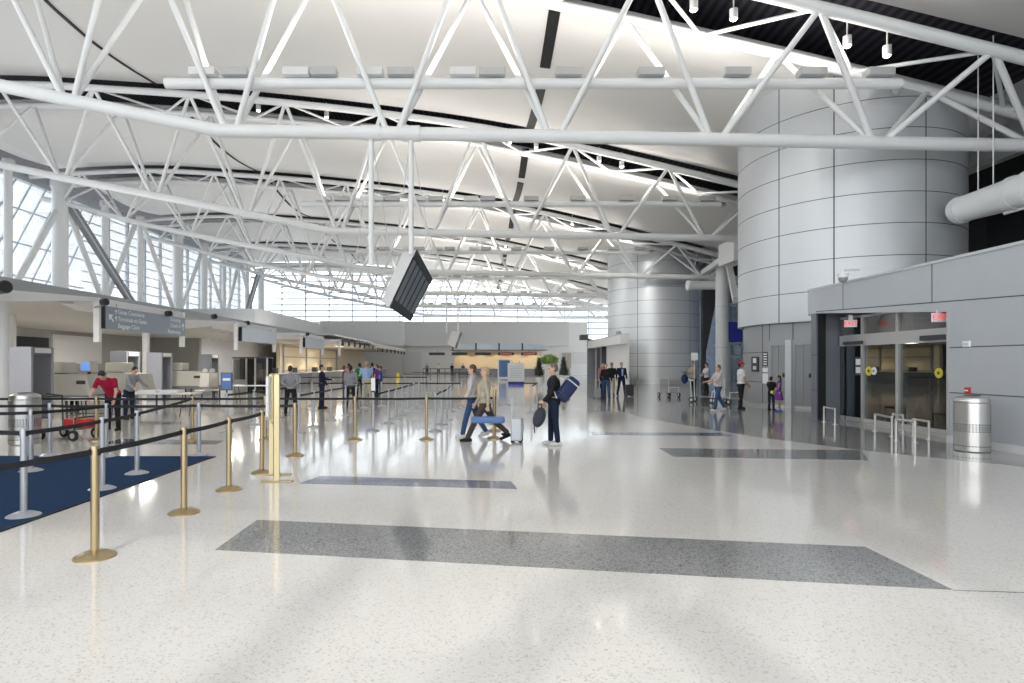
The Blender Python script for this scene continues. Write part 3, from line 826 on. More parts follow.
# ------------------------------------------------------------------ litter bins
def make_bin(label, loc):
    t = thing('litter_bin', label, 'trash can', loc, 0, 'steel litter bins')
    rr = .28
    MB().lathe([(rr - .02, 0), (rr, .02), (rr, .93), (rr - .012, .94), (rr - .012, .955), (rr, .96), (rr, .985), (rr - .02, 1.03), (rr - .09, 1.06), (.10, 1.075)], n=40).build('body', 'stainless', t, 40)
    def band(name, z0, rows, cols):
        m = MB(); hz = .022; R2 = rr + .0012
        V_ = [[m.bm.verts.new((R2 * math.cos(2 * PI * i / cols), R2 * math.sin(2 * PI * i / cols), z0 + hz * j)) for i in range(cols)] for j in range(2 * rows + 2)]
        for j in range(2 * rows + 1):
            for i in range(cols):
                f = m.bm.faces.new((V_[j][i], V_[j][(i + 1) % cols], V_[j + 1][(i + 1) % cols], V_[j + 1][i]))
                f.material_index = 1 if (j % 2 == 1 and i % 2 == 0) else 0
        m.build(name, ['stainless', 'black'], t, 60)
    band('perforation_band', .36, 4, 72)
    band('lower_perforation', .08, 1, 72)
    MB().bar((0, 0, 1.0), (0, 0, 1.082), .13, n=24).build('opening_rim', 'darkgrey', t, 60)
    return t
b0 = make_bin('round stainless steel litter bin against the grey wall at right', (P(972, 0, 11.2).x, 11.2, 0))
b1 = copy_tree(b0); b1.location = (P(25, 0, 12.2).x, 12.2, 0); b1['label'] = 'round stainless steel litter bin by the metal detectors at left'

# ------------------------------------------------------------------ queue posts
def make_post(kind):
    m = {'gold': 'brass', 'silver': 'silver'}[kind]
    t = thing('stanchion', '', 'stanchion')
    MB().lathe([(.165, 0), (.165, .012), (.152, .022), (.10, .045), (.055, .06), (.04, .062)], n=28).build('base', m, t, 35)
    MB().bar((0, 0, .05), (0, 0, .93), .034, n=18).build('post', m, t, 60)
    MB().lathe([(.037, .87), (.037, .955), (.030, .968)], n=18).build('belt_head', m, t, 40)
    MB().box(-.042, .042, -.016, .016, .885, .945).build('belt_slot', 'black', t)
    return t
protos = {}
posts = {}
def post(key, px, py, kind, label, d=None):
    g = G(px, py)
    first = kind not in protos
    if first: protos[kind] = make_post(kind)
    t = protos[kind] if first else copy_tree(protos[kind])
    t.location = (g.x, g.y, 0); t['label'] = label
    t['group'] = {'gold': 'gold queue posts', 'silver': 'silver queue posts'}[kind]
    posts[key] = t
    return t
pending = []
def belt(a, b, sag=.01): pending.append((a, b, sag))
def make_belts():
    for a, b, sag in pending:
        A = posts[a]; pa = A.location.copy(); pb = posts[b].location.copy() if isinstance(b, str) else Vector(b)
        pb.z = 0
        q = pb - pa; L = q.length; u = q / L; nrm = Vector((-u.y, u.x, 0)) * .0015
        m = MB(); n = 8; st = .035
        pts = []
        for i in range(n + 1):
            f = i / n
            pts.append(u * (st + (L - 2 * st) * f) + Vector((0, 0, .915 - sag * 4 * f * (1 - f))))
        for p0, p1 in zip(pts, pts[1:]):
            hz = Vector((0, 0, .025))
            m.hexa([p0 - hz - nrm, p0 - hz + nrm, p0 + hz + nrm, p0 + hz - nrm], [p1 - hz - nrm, p1 - hz + nrm, p1 + hz + nrm, p1 + hz - nrm])
        m.build('belt', 'belt', A)
post('g1', 95, 557, 'gold', 'gold belt post nearest the camera, at the carpet edge')
post('g2', 184, 513, 'gold', 'second gold belt post back from the camera along the carpet edge')
post('g3', 229, 490, 'gold', 'third gold belt post back, right of the carpet tip')
post('g4', 262, 473, 'gold', 'gold belt post right beside the gold sign frame')
post('g5', 295, 456, 'gold', 'gold belt post in front of the man with hands behind his back')
post('a1', 96.5, 440.5, 'gold', 'thin gold belt post left of the man in the red shirt')
post('a2', 192.5, 440.3, 'gold', 'gold belt post beyond the carpet tip, left of the blue topped post')
post('a3', 265.3, 439.5, 'gold', 'gold belt post just behind the gold sign frame')
post('g6', 355, 440, 'gold', 'gold belt post in front of the woman in grey shirt and black trousers')
post('g7', 426.5, 439.7, 'gold', 'gold belt post standing alone in mid floor, left of the walking pair')
post('g8', 494, 438.5, 'gold', 'gold belt post nearest the walker in the beige jacket')
post('g9', 494.5, 431, 'gold', 'gold belt post just behind the one by the beige walker')
post('g10', 495, 424, 'gold', 'gold belt post at the back of the short row by the beige walker')
post('sa', 23.7, 516.5, 'silver', 'silver belt post at the front of the navy carpet, far left')
post('sb', 31, 471.5, 'silver', 'silver belt post on the carpet in front of the left litter bin')
post('sc', 102.3, 489.5, 'silver', 'silver belt post on the carpet directly behind the nearest gold post')
post('sd', 137, 474, 'silver', 'silver belt post near the tip of the navy carpet')
post('b1', 50, 456, 'silver', 'silver belt post behind the carpet beside the cart wheel')
post('b2', 106.3, 457, 'silver', 'silver belt post at the carpet back edge below the red shirted man')
post('b3', 199, 455.5, 'silver', 'silver belt post just past the carpet tip')
for a, b in (('g1', 'g2'), ('g2', 'g3'), ('g3', 'g4'), ('sa', 'sc'), ('sc', 'sd'), ('sd', 'a2'), ('sb', 'b2'), ('b1', 'b2'), ('b2', 'b3'), ('b3', 'g5'), ('a1', 'a2'), ('a2', 'a3'), ('a3', 'g6'), ('g6', 'g7'), ('g7', 'g8')):
    belt(a, b)
belt('g1', (-3.9, 3.4, 0)); belt('sa', (-7.6, 7.2, 0)); belt('sb', (-9.5, 8.6, 0)); belt('b1', (-11.5, 10.6, 0)); belt('a1', (-12.5, 12.9, 0))
# lanes running away from the camera
lanes = [('l', [(299, 433), (313.8, 427), (331.2, 420.7), (345.5, 415.5), (356, 411.3), (363.5, 408)], 'left lane'),
         ('m', [(373.2, 431), (388.6, 423.3), (395.7, 419.2), (402, 415.5), (408, 411.4), (413.5, 408.6)], 'middle lane'),
         ('r', [(435.3, 431.5), (441.6, 424.5), (447, 419.8), (450.4, 411.5)], 'right lane'),
         ('k', [(226.8, 432), (254, 424.8), (279.5, 418.5), (290, 415)], 'outer left lane')]
for k, pts, nm_ in lanes:
    for i, (x, y) in enumerate(pts):
        lab = 'silver belt post, %s from the front of the %s in the central queue' % (ORD[i], nm_)
        if k == 'k' and i == 0: lab = 'silver belt post carrying the small blue notice'
        post(k + str(i), x, y, 'silver', lab)
    for i in range(len(pts) - 1): belt(k + str(i), k + str(i + 1))
rowf = [(268, 406), (312, 406), (347, 406), (381.4, 406.3), (419, 406), (461.5, 406.3), (507.5, 405.2), (537, 406.3)]
for i, (x, y) in enumerate(rowf):
    post('f%d' % i, x, y, 'silver', 'silver belt post, %s from the left in the cross row behind the lanes' % ORD[i])
for i in range(5): belt('f%d' % i, 'f%d' % (i + 1), .01)
belt('f6', 'f7')
post('w0', 531.3, 412.5, 'silver', 'silver belt post left of the man with the blue duffel bag')
belt('w0', 'f7')
for i, (x, y) in enumerate([(300, 393), (330, 393), (378, 393), (405, 393), (428, 393)]):
    post('h%d' % i, x, y, 'silver', 'distant silver belt post, %s from the left in the row before the crowd' % ORD[i])
for i in range(4): belt('h%d' % i, 'h%d' % (i + 1), .01)
for i in range(6):
    post('q%d' % i, 403 + 18 * i, 386, 'silver', 'tiny distant silver belt post, %s from the left before the far counter' % ORD[i])
for i in range(5): belt('q%d' % i, 'q%d' % (i + 1), .01)
for i in range(5):
    post('u%d' % i, 412 + 19 * i, 382, 'silver', 'farthest silver belt post, %s from the left along the last row' % ORD[i])
for i in range(4): belt('u%d' % i, 'u%d' % (i + 1), .01)
make_belts()
# blue notice on a post
def notice(key, label, m):
    p = posts[key].location
    t = thing('post_notice', label, 'sign', (p.x, p.y, .97))
    MB().box(-.14, .14, -.012, .012, .06, .50).build('frame', 'darkgrey', t)
    MB().box(-.12, .12, -.018, -.01, .08, .48).build('sheet', m, t)
    MB().box(-.09, .09, -.022, -.016, .30, .36).build('print', 'white', t)
    MB().bar((0, 0, 0), (0, 0, .08), .02).build('clip', 'darkgrey', t)
notice('k0', 'small blue notice topping the silver post left of the gold sign frame', 'kiosk_blue')
p = posts['m0'].location
t = thing('post_notice', 'narrow white notice edge-on atop the front middle lane post', 'sign', (p.x, p.y, .97))
MB().box(-.05, .05, -.012, .012, .0, .36).build('sheet', 'white', t)
MB().box(-.05, .05, -.016, -.01, .0, .04).build('holder', 'darkgrey', t)

# gold sign frame
pn, pf = G(277, 482), G(271.5, 475)
t = thing('sign_frame', 'tall gold floor sign frame with white poster beside the carpet', 'floor sign', pn)
q = pf - pn
hgt = 107 / F * pn.y
MB().box(-.034, .034, -.02, .02, 0, hgt).build('upright', 'brass_pale', t)
MB().box(q.x - .03, q.x + .03, q.y - .02, q.y + .02, 0, hgt).build('upright', 'brass_pale', t)
MB().sbar((0, 0, hgt), q + Vector((0, 0, hgt)), .03, .03).build('top_rail', 'brass_pale', t)
MB().sbar((0, 0, hgt - .72), q + Vector((0, 0, hgt - .72)), .025, .025).build('lower_rail', 'brass_pale', t)
MB().box(-.22, .23, -.035, .035, 0, .022).build('foot', 'brass', t, bevel=.006)
MB().box(q.x - .14, q.x + .3, q.y - .035, q.y + .035, 0, .022).build('foot', 'brass', t, bevel=.006)
xx = q.x - .03
poster = MB().box(xx - .012, xx + .026, q.y - .12, q.y - .024, hgt - .68, hgt - .03).build('poster', 'white', t)
for k in range(4): MB().box(xx - .006, xx + .02, q.y - .1215, q.y - .118, hgt - .56 + .12 * k, hgt - .545 + .12 * k).build('print_line', 'mullion', poster)
MB().box(xx - .006, xx + .02, q.y - .126, q.y - .118, hgt - .68, hgt - .63).build('logo', 'brownwall', poster)

# ------------------------------------------------------------------ left building: soffit, back wall, canopies
struct(MB().box(-36, -15.1, -8, 60.95, 4.2, 4.38).build('roof_left', 'wall_band'))
struct(MB().box(-15.15, -15, -8, 61, 3.55, 4.42).build('wall_left_band', 'wall_band'))
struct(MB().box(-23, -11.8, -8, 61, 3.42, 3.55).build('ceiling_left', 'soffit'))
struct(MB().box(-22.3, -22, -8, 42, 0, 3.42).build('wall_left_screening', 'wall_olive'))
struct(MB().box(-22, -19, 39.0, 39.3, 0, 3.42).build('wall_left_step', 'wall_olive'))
struct(MB().box(-19.3, -19, 39.3, 54, 0, 3.42).build('wall_left_washed', 'wall_light'))
struct(MB().box(-22, -21.9, 29.6, 33.4, 1.7, 3.2).build('trim_70', 'wall_light'))
struct(MB().box(-22, -21.95, 21, 29.4, 0, 3.0).build('door_4', 'void'))
m = MB()
for k in range(5): m.box(-21.95, -21.9, 25.8, 29, 2.2 + .18 * k, 2.26 + .18 * k)
struct(m.build('trim_71', 'black'))
for i, (px, py) in enumerate([(202, 341), (217.5, 341.5), (233, 343)]):
    Y = 19 * F / (CX - px)
    ld = bpy.data.lights.new('wall washer', 'SPOT'); ld.energy = 45; ld.color = (1, .80, .55); ld.spot_size = R(60); ld.spot_blend = .6; ld.shadow_soft_size = .03
    lo = bpy.data.objects.new('wall washer', ld); lo.location = (-18.6, Y, 3.38); lo.rotation_euler = (0, R(-14), 0); col.objects.link(lo)
    tag(MB().bar((-18.6, Y, 3.36), (-18.6, Y, 3.43), .09, n=16).build('downlight', 'white'), 'recessed downlight washing the pale wall, %s from the front' % ORD[i], 'lamp', 'wall washing downlights')
for i, (X, Y) in enumerate([(-14, 15), (-18, 20), (-14, 24), (-18, 29), (-14, 33), (-15.5, 40), (-14, 48), (-14, 57)]):  # soffit lights added to brighten the left hall
    t = thing('fill_light', 'added flush white troffer light in the left hall soffit, %s from the front' % ORD[i], 'ceiling light', (X, Y, 3.40), 0, 'troffer lights of the left hall')
    MB().box(-.32, .32, -.65, .65, 0, .03).build('frame', 'white', t)
    MB().box(-.26, .26, -.58, .58, -.006, .004).build('diffuser', 'bulb_soft', t)
    ld = bpy.data.lights.new('fill', 'AREA'); ld.shape = 'RECTANGLE'; ld.size = .5; ld.size_y = 1.1; ld.specular_factor = .1; ld.energy = 110; ld.color = (1, .96, .88)
    lo = bpy.data.objects.new('fill', ld); lo.location = (X, Y, 3.385); col.objects.link(lo)
FY = [12.0, 16.7, 21.4, 26.1, 30.9, 35.5, 40.2, 45]
XF = -11.0
def canopy(y0, y1, label, tilt):
    t = thing('canopy', label, 'canopy', (XF, y0, 3.46), 0, 'white canopies over the left hall')
    L = y1 - y0
    a, b = [(-4, 0, .06), (0, 0, -.08), (0, 0, .12), (-4, 0, .16)], [(-4, L, .06), (0, L, -.16), (0, L, .12), (-4, L, .16)]
    if tilt: a, b = [(-4, 0, .0), (0, 0, -.48), (0, 0, -.14), (-4, 0, .1)], [(-4, L, .10), (0, L, .04), (0, L, .13), (-4, L, .18)]
    MB().hexa(a, b).build('slab', 'canopy', t)
    MB().box(-.14, .02, L - .06, L + .06, -1.15, .12).build('end_blade', 'white', t)
cl = ['white tilted canopy at the left frame edge above the bin', 'white canopy carrying the long wayfinding sign', 'white canopy between the two hanging signs', 'white canopy carrying the pale blue sign', 'white canopy just beyond the pale blue sign', 'white canopy over the far left counters', 'farthest white canopy along the left side']
for i in range(7): canopy(FY[i] + .05, FY[i + 1] - .02, cl[i], i % 2 == 0)
def hall_sign(y0, y1, z0, z1, m, label, lines=None):
    t = thing('hanging_sign', label, 'sign', (XF + .04, y0, z0))
    L, h = y1 - y0, z1 - z0
    MB().box(-.1, .06, .0, L, 0, h).build('panel', m, t)
    MB().box(-.11, .07, -.03, .03, 0, h).build('end_cap', 'black', t)
    for f in (.15, .85): MB().bar((-.02, L * f, h), (-.02, L * f, h + .12), .02).build('hanger', 'mullion', t)
    base = Matrix.Rotation(PI / 2, 4, 'Z') @ Matrix.Rotation(PI / 2, 4, 'X')
    for (s, yy, zz, sz, al) in lines or []:
        text_mesh('lettering', s, sz, 'white', t, Matrix.Translation((.062, yy, zz)) @ base, al)
def arrow_mesh(t, yy, zz, ang, sz):
    m = MB()
    c, s = math.cos(ang), math.sin(ang)
    def q(u, v): return (.064, yy + (u * c - v * s) * sz, zz + (u * s + v * c) * sz)
    for pts in ([q(-.08, -.5), q(.08, -.5), q(.08, .3), q(-.08, .3)], [q(0, .55), q(-.38, .12), q(-.25, .0), q(0, .27)], [q(0, .55), q(.38, .12), q(.25, .0), q(0, .27)]):
        m.prism(pts, (.004, 0, 0))
    m.build('arrow', 'white', t)
hall_sign(16.75, 21.3, 2.70, 3.36, 'sign', 'slate blue wayfinding sign with white lettering and arrows at upper left', [('Gates Concourse', .62, .54, .19, 'LEFT'), ('Terminals to Gates', .62, .33, .19, 'LEFT'), ('Baggage Claim', .62, .12, .19, 'LEFT'), ('Ticketing', 4.22, .54, .19, 'RIGHT'), ('Check-In', 4.22, .33, .19, 'RIGHT'), ('Restrooms', 4.22, .12, .19, 'RIGHT')])
sg = [o for o in col.objects if o.name.startswith('hanging_sign')][0]
arrow_mesh(sg, .3, .33, R(45), .28); arrow_mesh(sg, .52, .53, 0, .14); arrow_mesh(sg, .52, .33, 0, .14); arrow_mesh(sg, 4.38, .33, 0, .26)
hall_sign(26.3, 30.8, 2.72, 3.36, 'sign_pale', 'pale blue reflective hanging sign over the dark booth')
hall_sign(35.7, 40.1, 2.72, 3.30, 'sign_pale', 'small pale hanging sign over the far left counters')
spk = ['black round loudspeaker above the canopy at the left frame edge', 'black round loudspeaker left of the wayfinding sign', 'black round loudspeaker right above the wayfinding sign', 'black round loudspeaker above the second canopy', 'small black loudspeaker over the pale blue sign', 'small black loudspeaker beyond the pale blue sign']
for i, (px, py, d) in enumerate([(5, 287, 12.9), (105.5, 302, 16.5), (169.5, 313.5, 20.0), (215, 316.5, 23.6), (248, 323, 27.2), (308, 334, 35)]):
    p = P(px, py, d)
    t = thing('loudspeaker', spk[i], 'speaker', p, 0, 'loudspeakers on the canopies')
    if i: t.scale = (.72, .72, .72)
    MB().bar((-.14, .05, 0), (.04, -.03, 0), .145, n=24).build('housing', 'darkgrey', t, 60)
    MB().bar((.035, -.028, 0), (.055, -.037, 0), .115, n=24).build('grille', 'rubber', t, 60)
    MB().bar((-.1, .05, -.12), (-.5, .1, -.2), .03).build('bracket', 'midgrey', t)
# slim support posts of the left hall
for i, (px, X, m_) in enumerate([(2, -11.7, .14), (9, -16.5, .2), (146, -15.5, .16)]):
    Y = -X * F / (CX - px)
    tag(MB().bar((X, Y, 0), (X, Y, 3.45), m_, n=16).build('support_post', 'canopy', smooth=60), ['pale pillar on the left frame edge', 'pale post behind the nearest metal detector', 'thin pale post between two metal detectors'][i], 'post')

# track of hooked lamps toward the far counters
def rail(y0, y1, x, z, n, label):
    t = thing('lamp_track', label, 'lamp track', (x, y0, z), 0, 'lamp tracks over the left counters')
    L = y1 - y0
    MB().box(-.06, .06, 0, L, -.04, .04).build('rail', 'steel_white', t)
    MB().box(-2.6, -.06, 0, L, .05, .12).build('shelf', 'canopy', t)
    for i in range(n):
        yy = L * (i + .5) / n
        MB().path([(0, yy, 0), (.35, yy, -.1), (.35, yy, -.3)], .025, 6).build('arm', 'mullion', t)
        MB().bar((.35, yy, -.3), (.35, yy, -.75), .09, n=10).build('lamp_head', 'darkgrey', t, 60)
rail(45, 60, -11.4, 3.9, 7, 'white lamp track over the left counters, nearer one')
rail(60, 84, -11.4, 3.75, 8, 'white lamp track over the left counters, farther one')

# lit niche wall of the ticket counters on the left
X2 = -17
def Y2(px): return -X2 * F / (CX - px)
struct(MB().box(X2 - .3, X2, Y2(280), 84, 0, 3.42).build('wall_left_counters', 'warmwall'))
struct(MB().box(-23.4, -11, 61, 84, 3.42, 3.7).build('ceiling_left_far', 'soffit'))
m = MB()
for px in (283, 306, 320, 336): m.box(X2, X2 + .1, Y2(px) - .12, Y2(px) + .12, 0, 3.3)
for z in (1.1, 2.3, 3.2): m.box(X2, X2 + .08, Y2(282), Y2(338), z - .04, z + .04)
struct(m.build('trim_72', 'midgrey'))
for i in range(4):
    Y = Y2(290 + 13 * i)
    ld = bpy.data.lights.new('niche lamp', 'SPOT'); ld.energy = 260; ld.color = (1, .80, .5); ld.spot_size = R(120); ld.shadow_soft_size = .1
    lo = bpy.data.objects.new('niche lamp', ld); lo.location = (X2 + .8, Y, 3.3); lo.rotation_euler = (0, R(-30), 0); col.objects.link(lo)
for i, (y0, y1) in enumerate([(36, 44), (45, 54), (55, 68), (69, 80)]):
    t = thing('service_counter', 'grey service counter along the left side, %s from the front' % ORD[i], 'counter', (-13.5, (y0 + y1) / 2, 0), 0, 'service counters along the left side')
    h = (y1 - y0) / 2
    MB().box(-.4, .3, -h, h, 0, 1.0).build('body', 'midgrey', t)
    MB().box(-.45, .45, -h, h, 1.0, 1.06).build('worktop', 'white', t)
    for k in range(2):
        MB().box(-.3, .05, -h + (k + .5) * h - .25, -h + (k + .5) * h + .25, 1.06, 1.42).build('monitor', 'darkgrey', t)

# ------------------------------------------------------------------ security screening equipment
def detector(px, d, label):
    X = (px - CX) / F * d
    t = thing('metal_detector', label, 'metal detector', (X, d, 0), 0, 'walk-through metal detectors')
    for k, y in enumerate((0, .85)):
        MB().box(-.34, .34, y - .045, y + .045, 0, 2.2).build('side_panel', 'lavender', t, bevel=.012)
        MB().box(-.30, .30, y + (.046 if k == 0 else -.052), y + (.052 if k == 0 else -.046), .1, 2.1).build('lining', 'lavender_dark', t)
    MB().box(-.34, .34, .04, .81, 1.98, 2.2).build('header', 'lavender_dark', t, bevel=.01)
    MB().box(.335, .355, .1, .75, 2.02, 2.17).build('display_plate', 'white', t)
    MB().box(-.36, .36, .04, .81, 0, .02).build('threshold', 'darkgrey', t)
detector(21, 17.5, 'grey walk-through metal detector nearest the left litter bin')
detector(119, 23.7, 'grey walk-through metal detector behind the man in red')
detector(154.5, 26.3, 'grey walk-through metal detector right of the thin pale post')
detector(205, 31, 'grey walk-through metal detector farthest back, before the washed wall')

def xray(loc, label, L=1.7, monitor=True):
    t = thing('baggage_scanner', label, 'x-ray machine', loc, 0, 'baggage x-ray machines')
    prof = [(-L / 2, .62), (L / 2 + .08, .62), (L / 2 - .1, 1.32), (-L / 2, 1.36)]
    MB().prism([(x, -.4, z) for x, z in prof], (0, .9, 0)).build('tunnel_hood', 'cream', t, bevel=.02)
    MB().box(-L / 2 + .05, -L / 2 + .75, -.3, .4, 1.36, 1.74).build('housing', 'cream', t, bevel=.04)
    MB().box(-L / 2 - .9, L / 2 + .7, -.33, .4, .5, .62).build('conveyor', 'midgrey', t)
    MB().box(-L / 2 - .9, L / 2 + .7, -.25, .35, .62, .63).build('conveyor_belt', 'rubber', t)
    for x in (-L / 2 - .7, 0, L / 2 + .5):
        for y in (-.25, .3): MB().bar((x, y, 0), (x, y, .5), .035).build('leg', 'darkgrey', t)
    MB().box(L / 2 - .42, L / 2 - .12, -.41, -.395, 1.0, 1.12).build('vent', 'darkgrey', t)
    if monitor:
        mo = MB().box(L / 2 - .5, L / 2 - .15, -.1, .3, 1.42, 1.78).build('monitor', 'cream', t, bevel=.02)
        MB().box(L / 2 - .47, L / 2 - .19, -.115, -.095, 1.46, 1.74).build('screen', 'screen_blue', mo)
        MB().bar((L / 2 - .33, .1, 1.3), (L / 2 - .33, .1, 1.44), .05).build('stand', 'darkgrey', t)
    return t
xray((P(72, 0, 19.9).x, 19.9, 0), 'cream baggage x-ray machine with lit blue monitor beside the nearest detector')
xray((P(122, 0, 22.2).x + .1, 22.4, 0), 'cream baggage x-ray machine behind the man in red', 1.5, False)
xray((P(186, 0, 28).x, 28.2, 0), 'cream baggage x-ray machine between the third and fourth detectors', 1.8, False)
def tray_table(loc, L, label, rz=0):
    t = thing('folding_table', label, 'table', loc, rz, 'white folding tables of the checkpoint')
    MB().box(-L / 2, L / 2, -.38, .38, .72, .76).build('tabletop', 'white', t, bevel=.01)
    for x in (-L / 2 + .3, L / 2 - .3):
        for y in (-.3, .3): MB().path([(x, y, .72), (x + (.1 if x < 0 else -.1), y, 0)], .016).build('leg', 'darkgrey', t)
        MB().bar((x, -.3, .3), (x, .3, .3), .012).build('leg_brace', 'darkgrey', t)
    MB().bar((-L / 2 + .35, 0, .35), (L / 2 - .35, 0, .35), .012).build('stretcher', 'darkgrey', t)
tray_table((P(158, 0, 18.6).x, 18.6, 0), 2.5, 'long white folding table right of the man in red')
tray_table((P(252, 0, 25.2).x, 25.2, 0), 1.9, 'white folding table beside the gold sign frame', R(8))
tray_table((P(90, 0, 15.6).x, 15.6, 0), 1.5, 'white folding table the man in red leans over')
for i, (px, d, l, mm) in enumerate([(150, 18.5, 'white plastic tray on the long white folding table, nearer one', 'white'), (172, 18.7, 'white plastic tray on the long white folding table, right one', 'canopy')]):
    t = thing('plastic_tray', l, 'tray', (P(px, 0, d).x, d, .76))
    MB().box(-.28, .28, -.2, .2, 0, .02).build('bottom', mm, t)
    for (x0, x1, y0, y1) in ((-.3, .3, -.22, -.2), (-.3, .3, .2, .22), (-.3, -.28, -.2, .2), (.28, .3, -.2, .2)): MB().box(x0, x1, y0, y1, 0, .09).build('rim', mm, t)
for i, (px, d) in enumerate([(202, 26.2), (213, 26.8)]):
    t = thing('swivel_chair', ['beige swivel chair leaning by the third x-ray machine, left one', 'beige swivel chair by the third x-ray machine, right one'][i], 'chair', (P(px, 0, d).x, d, 0), R(30 * i))
    MB().box(-.24, .24, -.24, .24, .44, .52).build('seat', 'cream', t, bevel=.03)
    MB().boxm((0, .26, .95), (.44, .07, .66), Matrix.Rotation(R(-10), 4, 'X')).build('backrest', 'cream', t, bevel=.03)
    MB().ball((.0, .3, 1.36), (.13, .06, .12)).build('headrest', 'cream', t, 179)
    MB().bar((0, 0, .08), (0, 0, .44), .03).build('pillar', 'darkgrey', t)
    for k in range(5):
        a = 2 * PI * k / 5
        MB().bar((0, 0, .1), (.28 * math.cos(a), .28 * math.sin(a), .05), .022).build('leg', 'darkgrey', t)
# dark booth
p = P(250, 0, 33)
t = thing('screening_booth', 'dark glazed screening booth below the pale blue sign', 'booth', (p.x, 33, 0))
for x0, x1, m_ in ((-.95, -.2, 'glass_dark'), (.3, .95, 'glass_dark')):
    f_ = MB().box(x0, x1, -.03, .03, .05, 1.95).build('glass_panel', m_, t)
MB().box(-.95, .95, .9, .96, .0, 2.0).build('back_panel', 'void', t)
for x in (-.97, -.2, .3, .97): MB().box(x - .04, x + .04, -.05, .05, 0, 2.05).build('post', 'frame', t)
MB().box(-1.0, 1.0, -.05, .96, 1.98, 2.08).build('head', 'darkgrey', t)
MB().box(-.95, -.2, -.06, .0, 0, .8).build('lower_panel', 'midgrey', t)

# luggage carts
def cart(loc, rz, label, h=.95, white=False):
    t = thing('luggage_cart', label, 'luggage cart', loc, rz, 'luggage carts')
    mm = 'white' if white else 'darkgrey'
    MB().box(-.27, .27, -.5, .5, .235, .255).build('platform', 'midgrey', t)
    for y in (-.48, .48):
        MB().path([(-.28, y * .9, .25), (-.28, y * .95, h if y > 0 else .5), (.28, y * .95, h if y > 0 else .5), (.28, y * .9, .25)], .018, 8).build('frame_hoop', mm, t, 60)
    MB().path([(-.28, .45, h), (0, .62, h + .06), (.28, .45, h)], .02, 8).build('handle', mm, t)
    for x in (-.3, .3):
        for y in (-.42, .42):
            w = MB().bar((x - .025, y, .115), (x + .025, y, .115), .115, n=18).build('wheel', 'rubber', t, 60)
            MB().bar((x - .03, y, .115), (x + .03, y, .115), .06, n=14).build('hub', 'frame', w, 60)
            MB().bar((x, y, .115), (x * .9, y, .25), .02).build('fork', mm, t)
cart((P(67, 0, 12.95).x, 13.0, 0), R(80), 'black luggage cart with grey wheels left of the man in red')
t = thing('suitcase', 'red suitcase lying on the black luggage cart', 'suitcase', (P(82, 0, 13).x, 13.0, .26), R(80))
MB().box(-.2, .2, -.3, .3, 0, .2).build('shell', 'red', t, bevel=.03)
MB().path([(-.08, -.3, .1), (-.08, -.36, .1), (.08, -.36, .1), (.08, -.3, .1)], .012).build('handle', 'darkgrey', t)
MB().box(-.205, .205, -.02, .02, -.004, .204).build('strap', 'yellow', t)
cart((P(703, 0, 25.4).x, 25.4, 0), R(55), 'grey luggage cart between the guard and the man in jeans', .95, True)
cart((P(734, 0, 24.2).x - .2, 24.4, 0), R(20), 'white framed luggage cart pushed by the man in the red cap', 1.05, True)
cart((P(683, 0, 28).x - .2, 29.5, 0), R(15), 'pale luggage cart parked left of the guard by the far drum', .95, True)

# ------------------------------------------------------------------ flight monitors hanging from the truss
def monitor_bank(label, d0, C4, poles, depth=.55, zoff=(.6, .25)):
    t = thing('monitor_bank', label, 'monitor bank', (0, 0, 0), 0, 'tilted monitor banks hung from trusses')
    u = d0 / F
    def V(px, py, dd):
        d = d0 + dd * u
        return Vector(((px - CX) / F * d, d, EYE + (CY - py) / F * d))
    ql, qt, qr = [V(*c) for c in C4[:3]]
    # keep the face planar: the fourth corner closes the parallelogram
    ey = Vector((0, 0, EYE)); pn_ = (qt - ql).cross(qr - qt)
    ray = Vector(((C4[3][0] - CX) / F, 1, (CY - C4[3][1]) / F))
    qb = ey + ray * ((ql - ey).dot(pn_) / ray.dot(pn_))
    a_ = (qt - ql); b_ = (qr - qt); nrm = a_.cross(b_).normalized()
    if nrm.x < 0: nrm = -nrm
    back = -nrm * depth
    cc = (ql + qt + qr + qb) / 4
    bk = [p + back + (cc - p) * f for p, f in ((ql, .25), (qt, .08), (qr, .12), (qb, .25))]
    MB().hexa([ql, qt, qr, qb], bk).build('casing', 'canopy', t)
    def on(f0, f1, g0, g1, e0, e1):
        c_ = [(ql * (1 - g) + qb * g) * (1 - f) + (qt * (1 - g) + qr * g) * f for f, g in ((f0, g0), (f1, g0), (f1, g1), (f0, g1))]
        return [p + nrm * e0 for p in c_], [p + nrm * e1 for p in c_]
    MB().hexa(*on(0, .13, 0, 1, -.01, .03)).build('end_frame', 'darkgrey', t)
    MB().hexa(*on(.87, 1, 0, 1, -.01, .03)).build('end_frame', 'darkgrey', t)
    MB().hexa(*on(.13, .87, 0, 1, -.02, .005)).build('backplate', 'black', t)
    for k in range(5):
        g0 = .05 + .19 * k
        MB().hexa(*on(.14, .86, g0, g0 + .135, .0, .02)).build('screen', 'screen_grey', t)
    zt = botz(-3)
    top_z = qt.z
    for i, px in enumerate(poles):
        x = (px - CX) * u
        MB().bar((x, d0, zt), (x, d0 + .05, top_z - zoff[i]), .085, n=14).build('pole', 'steel_white', t, 60)
        MB().bar((x - .3, d0, botz(x)), (x + .3, d0, botz(x)), .25, n=16).build('clamp', 'steel_white', t, 60)
        for k in (-.35, .4): MB().bar((x, d0, zt), (x + k * 1.6, d0 + .3, top_z - zoff[i] + .1), .012, n=6).build('stay_wire', 'mullion', t)
    return t
monitor_bank('large tilted bank of dark monitors in a white casing below the nearest truss', T[0], [(389.5, 307, -17), (416.5, 250, 18), (432, 279, 53), (410, 321)], (371, 411))
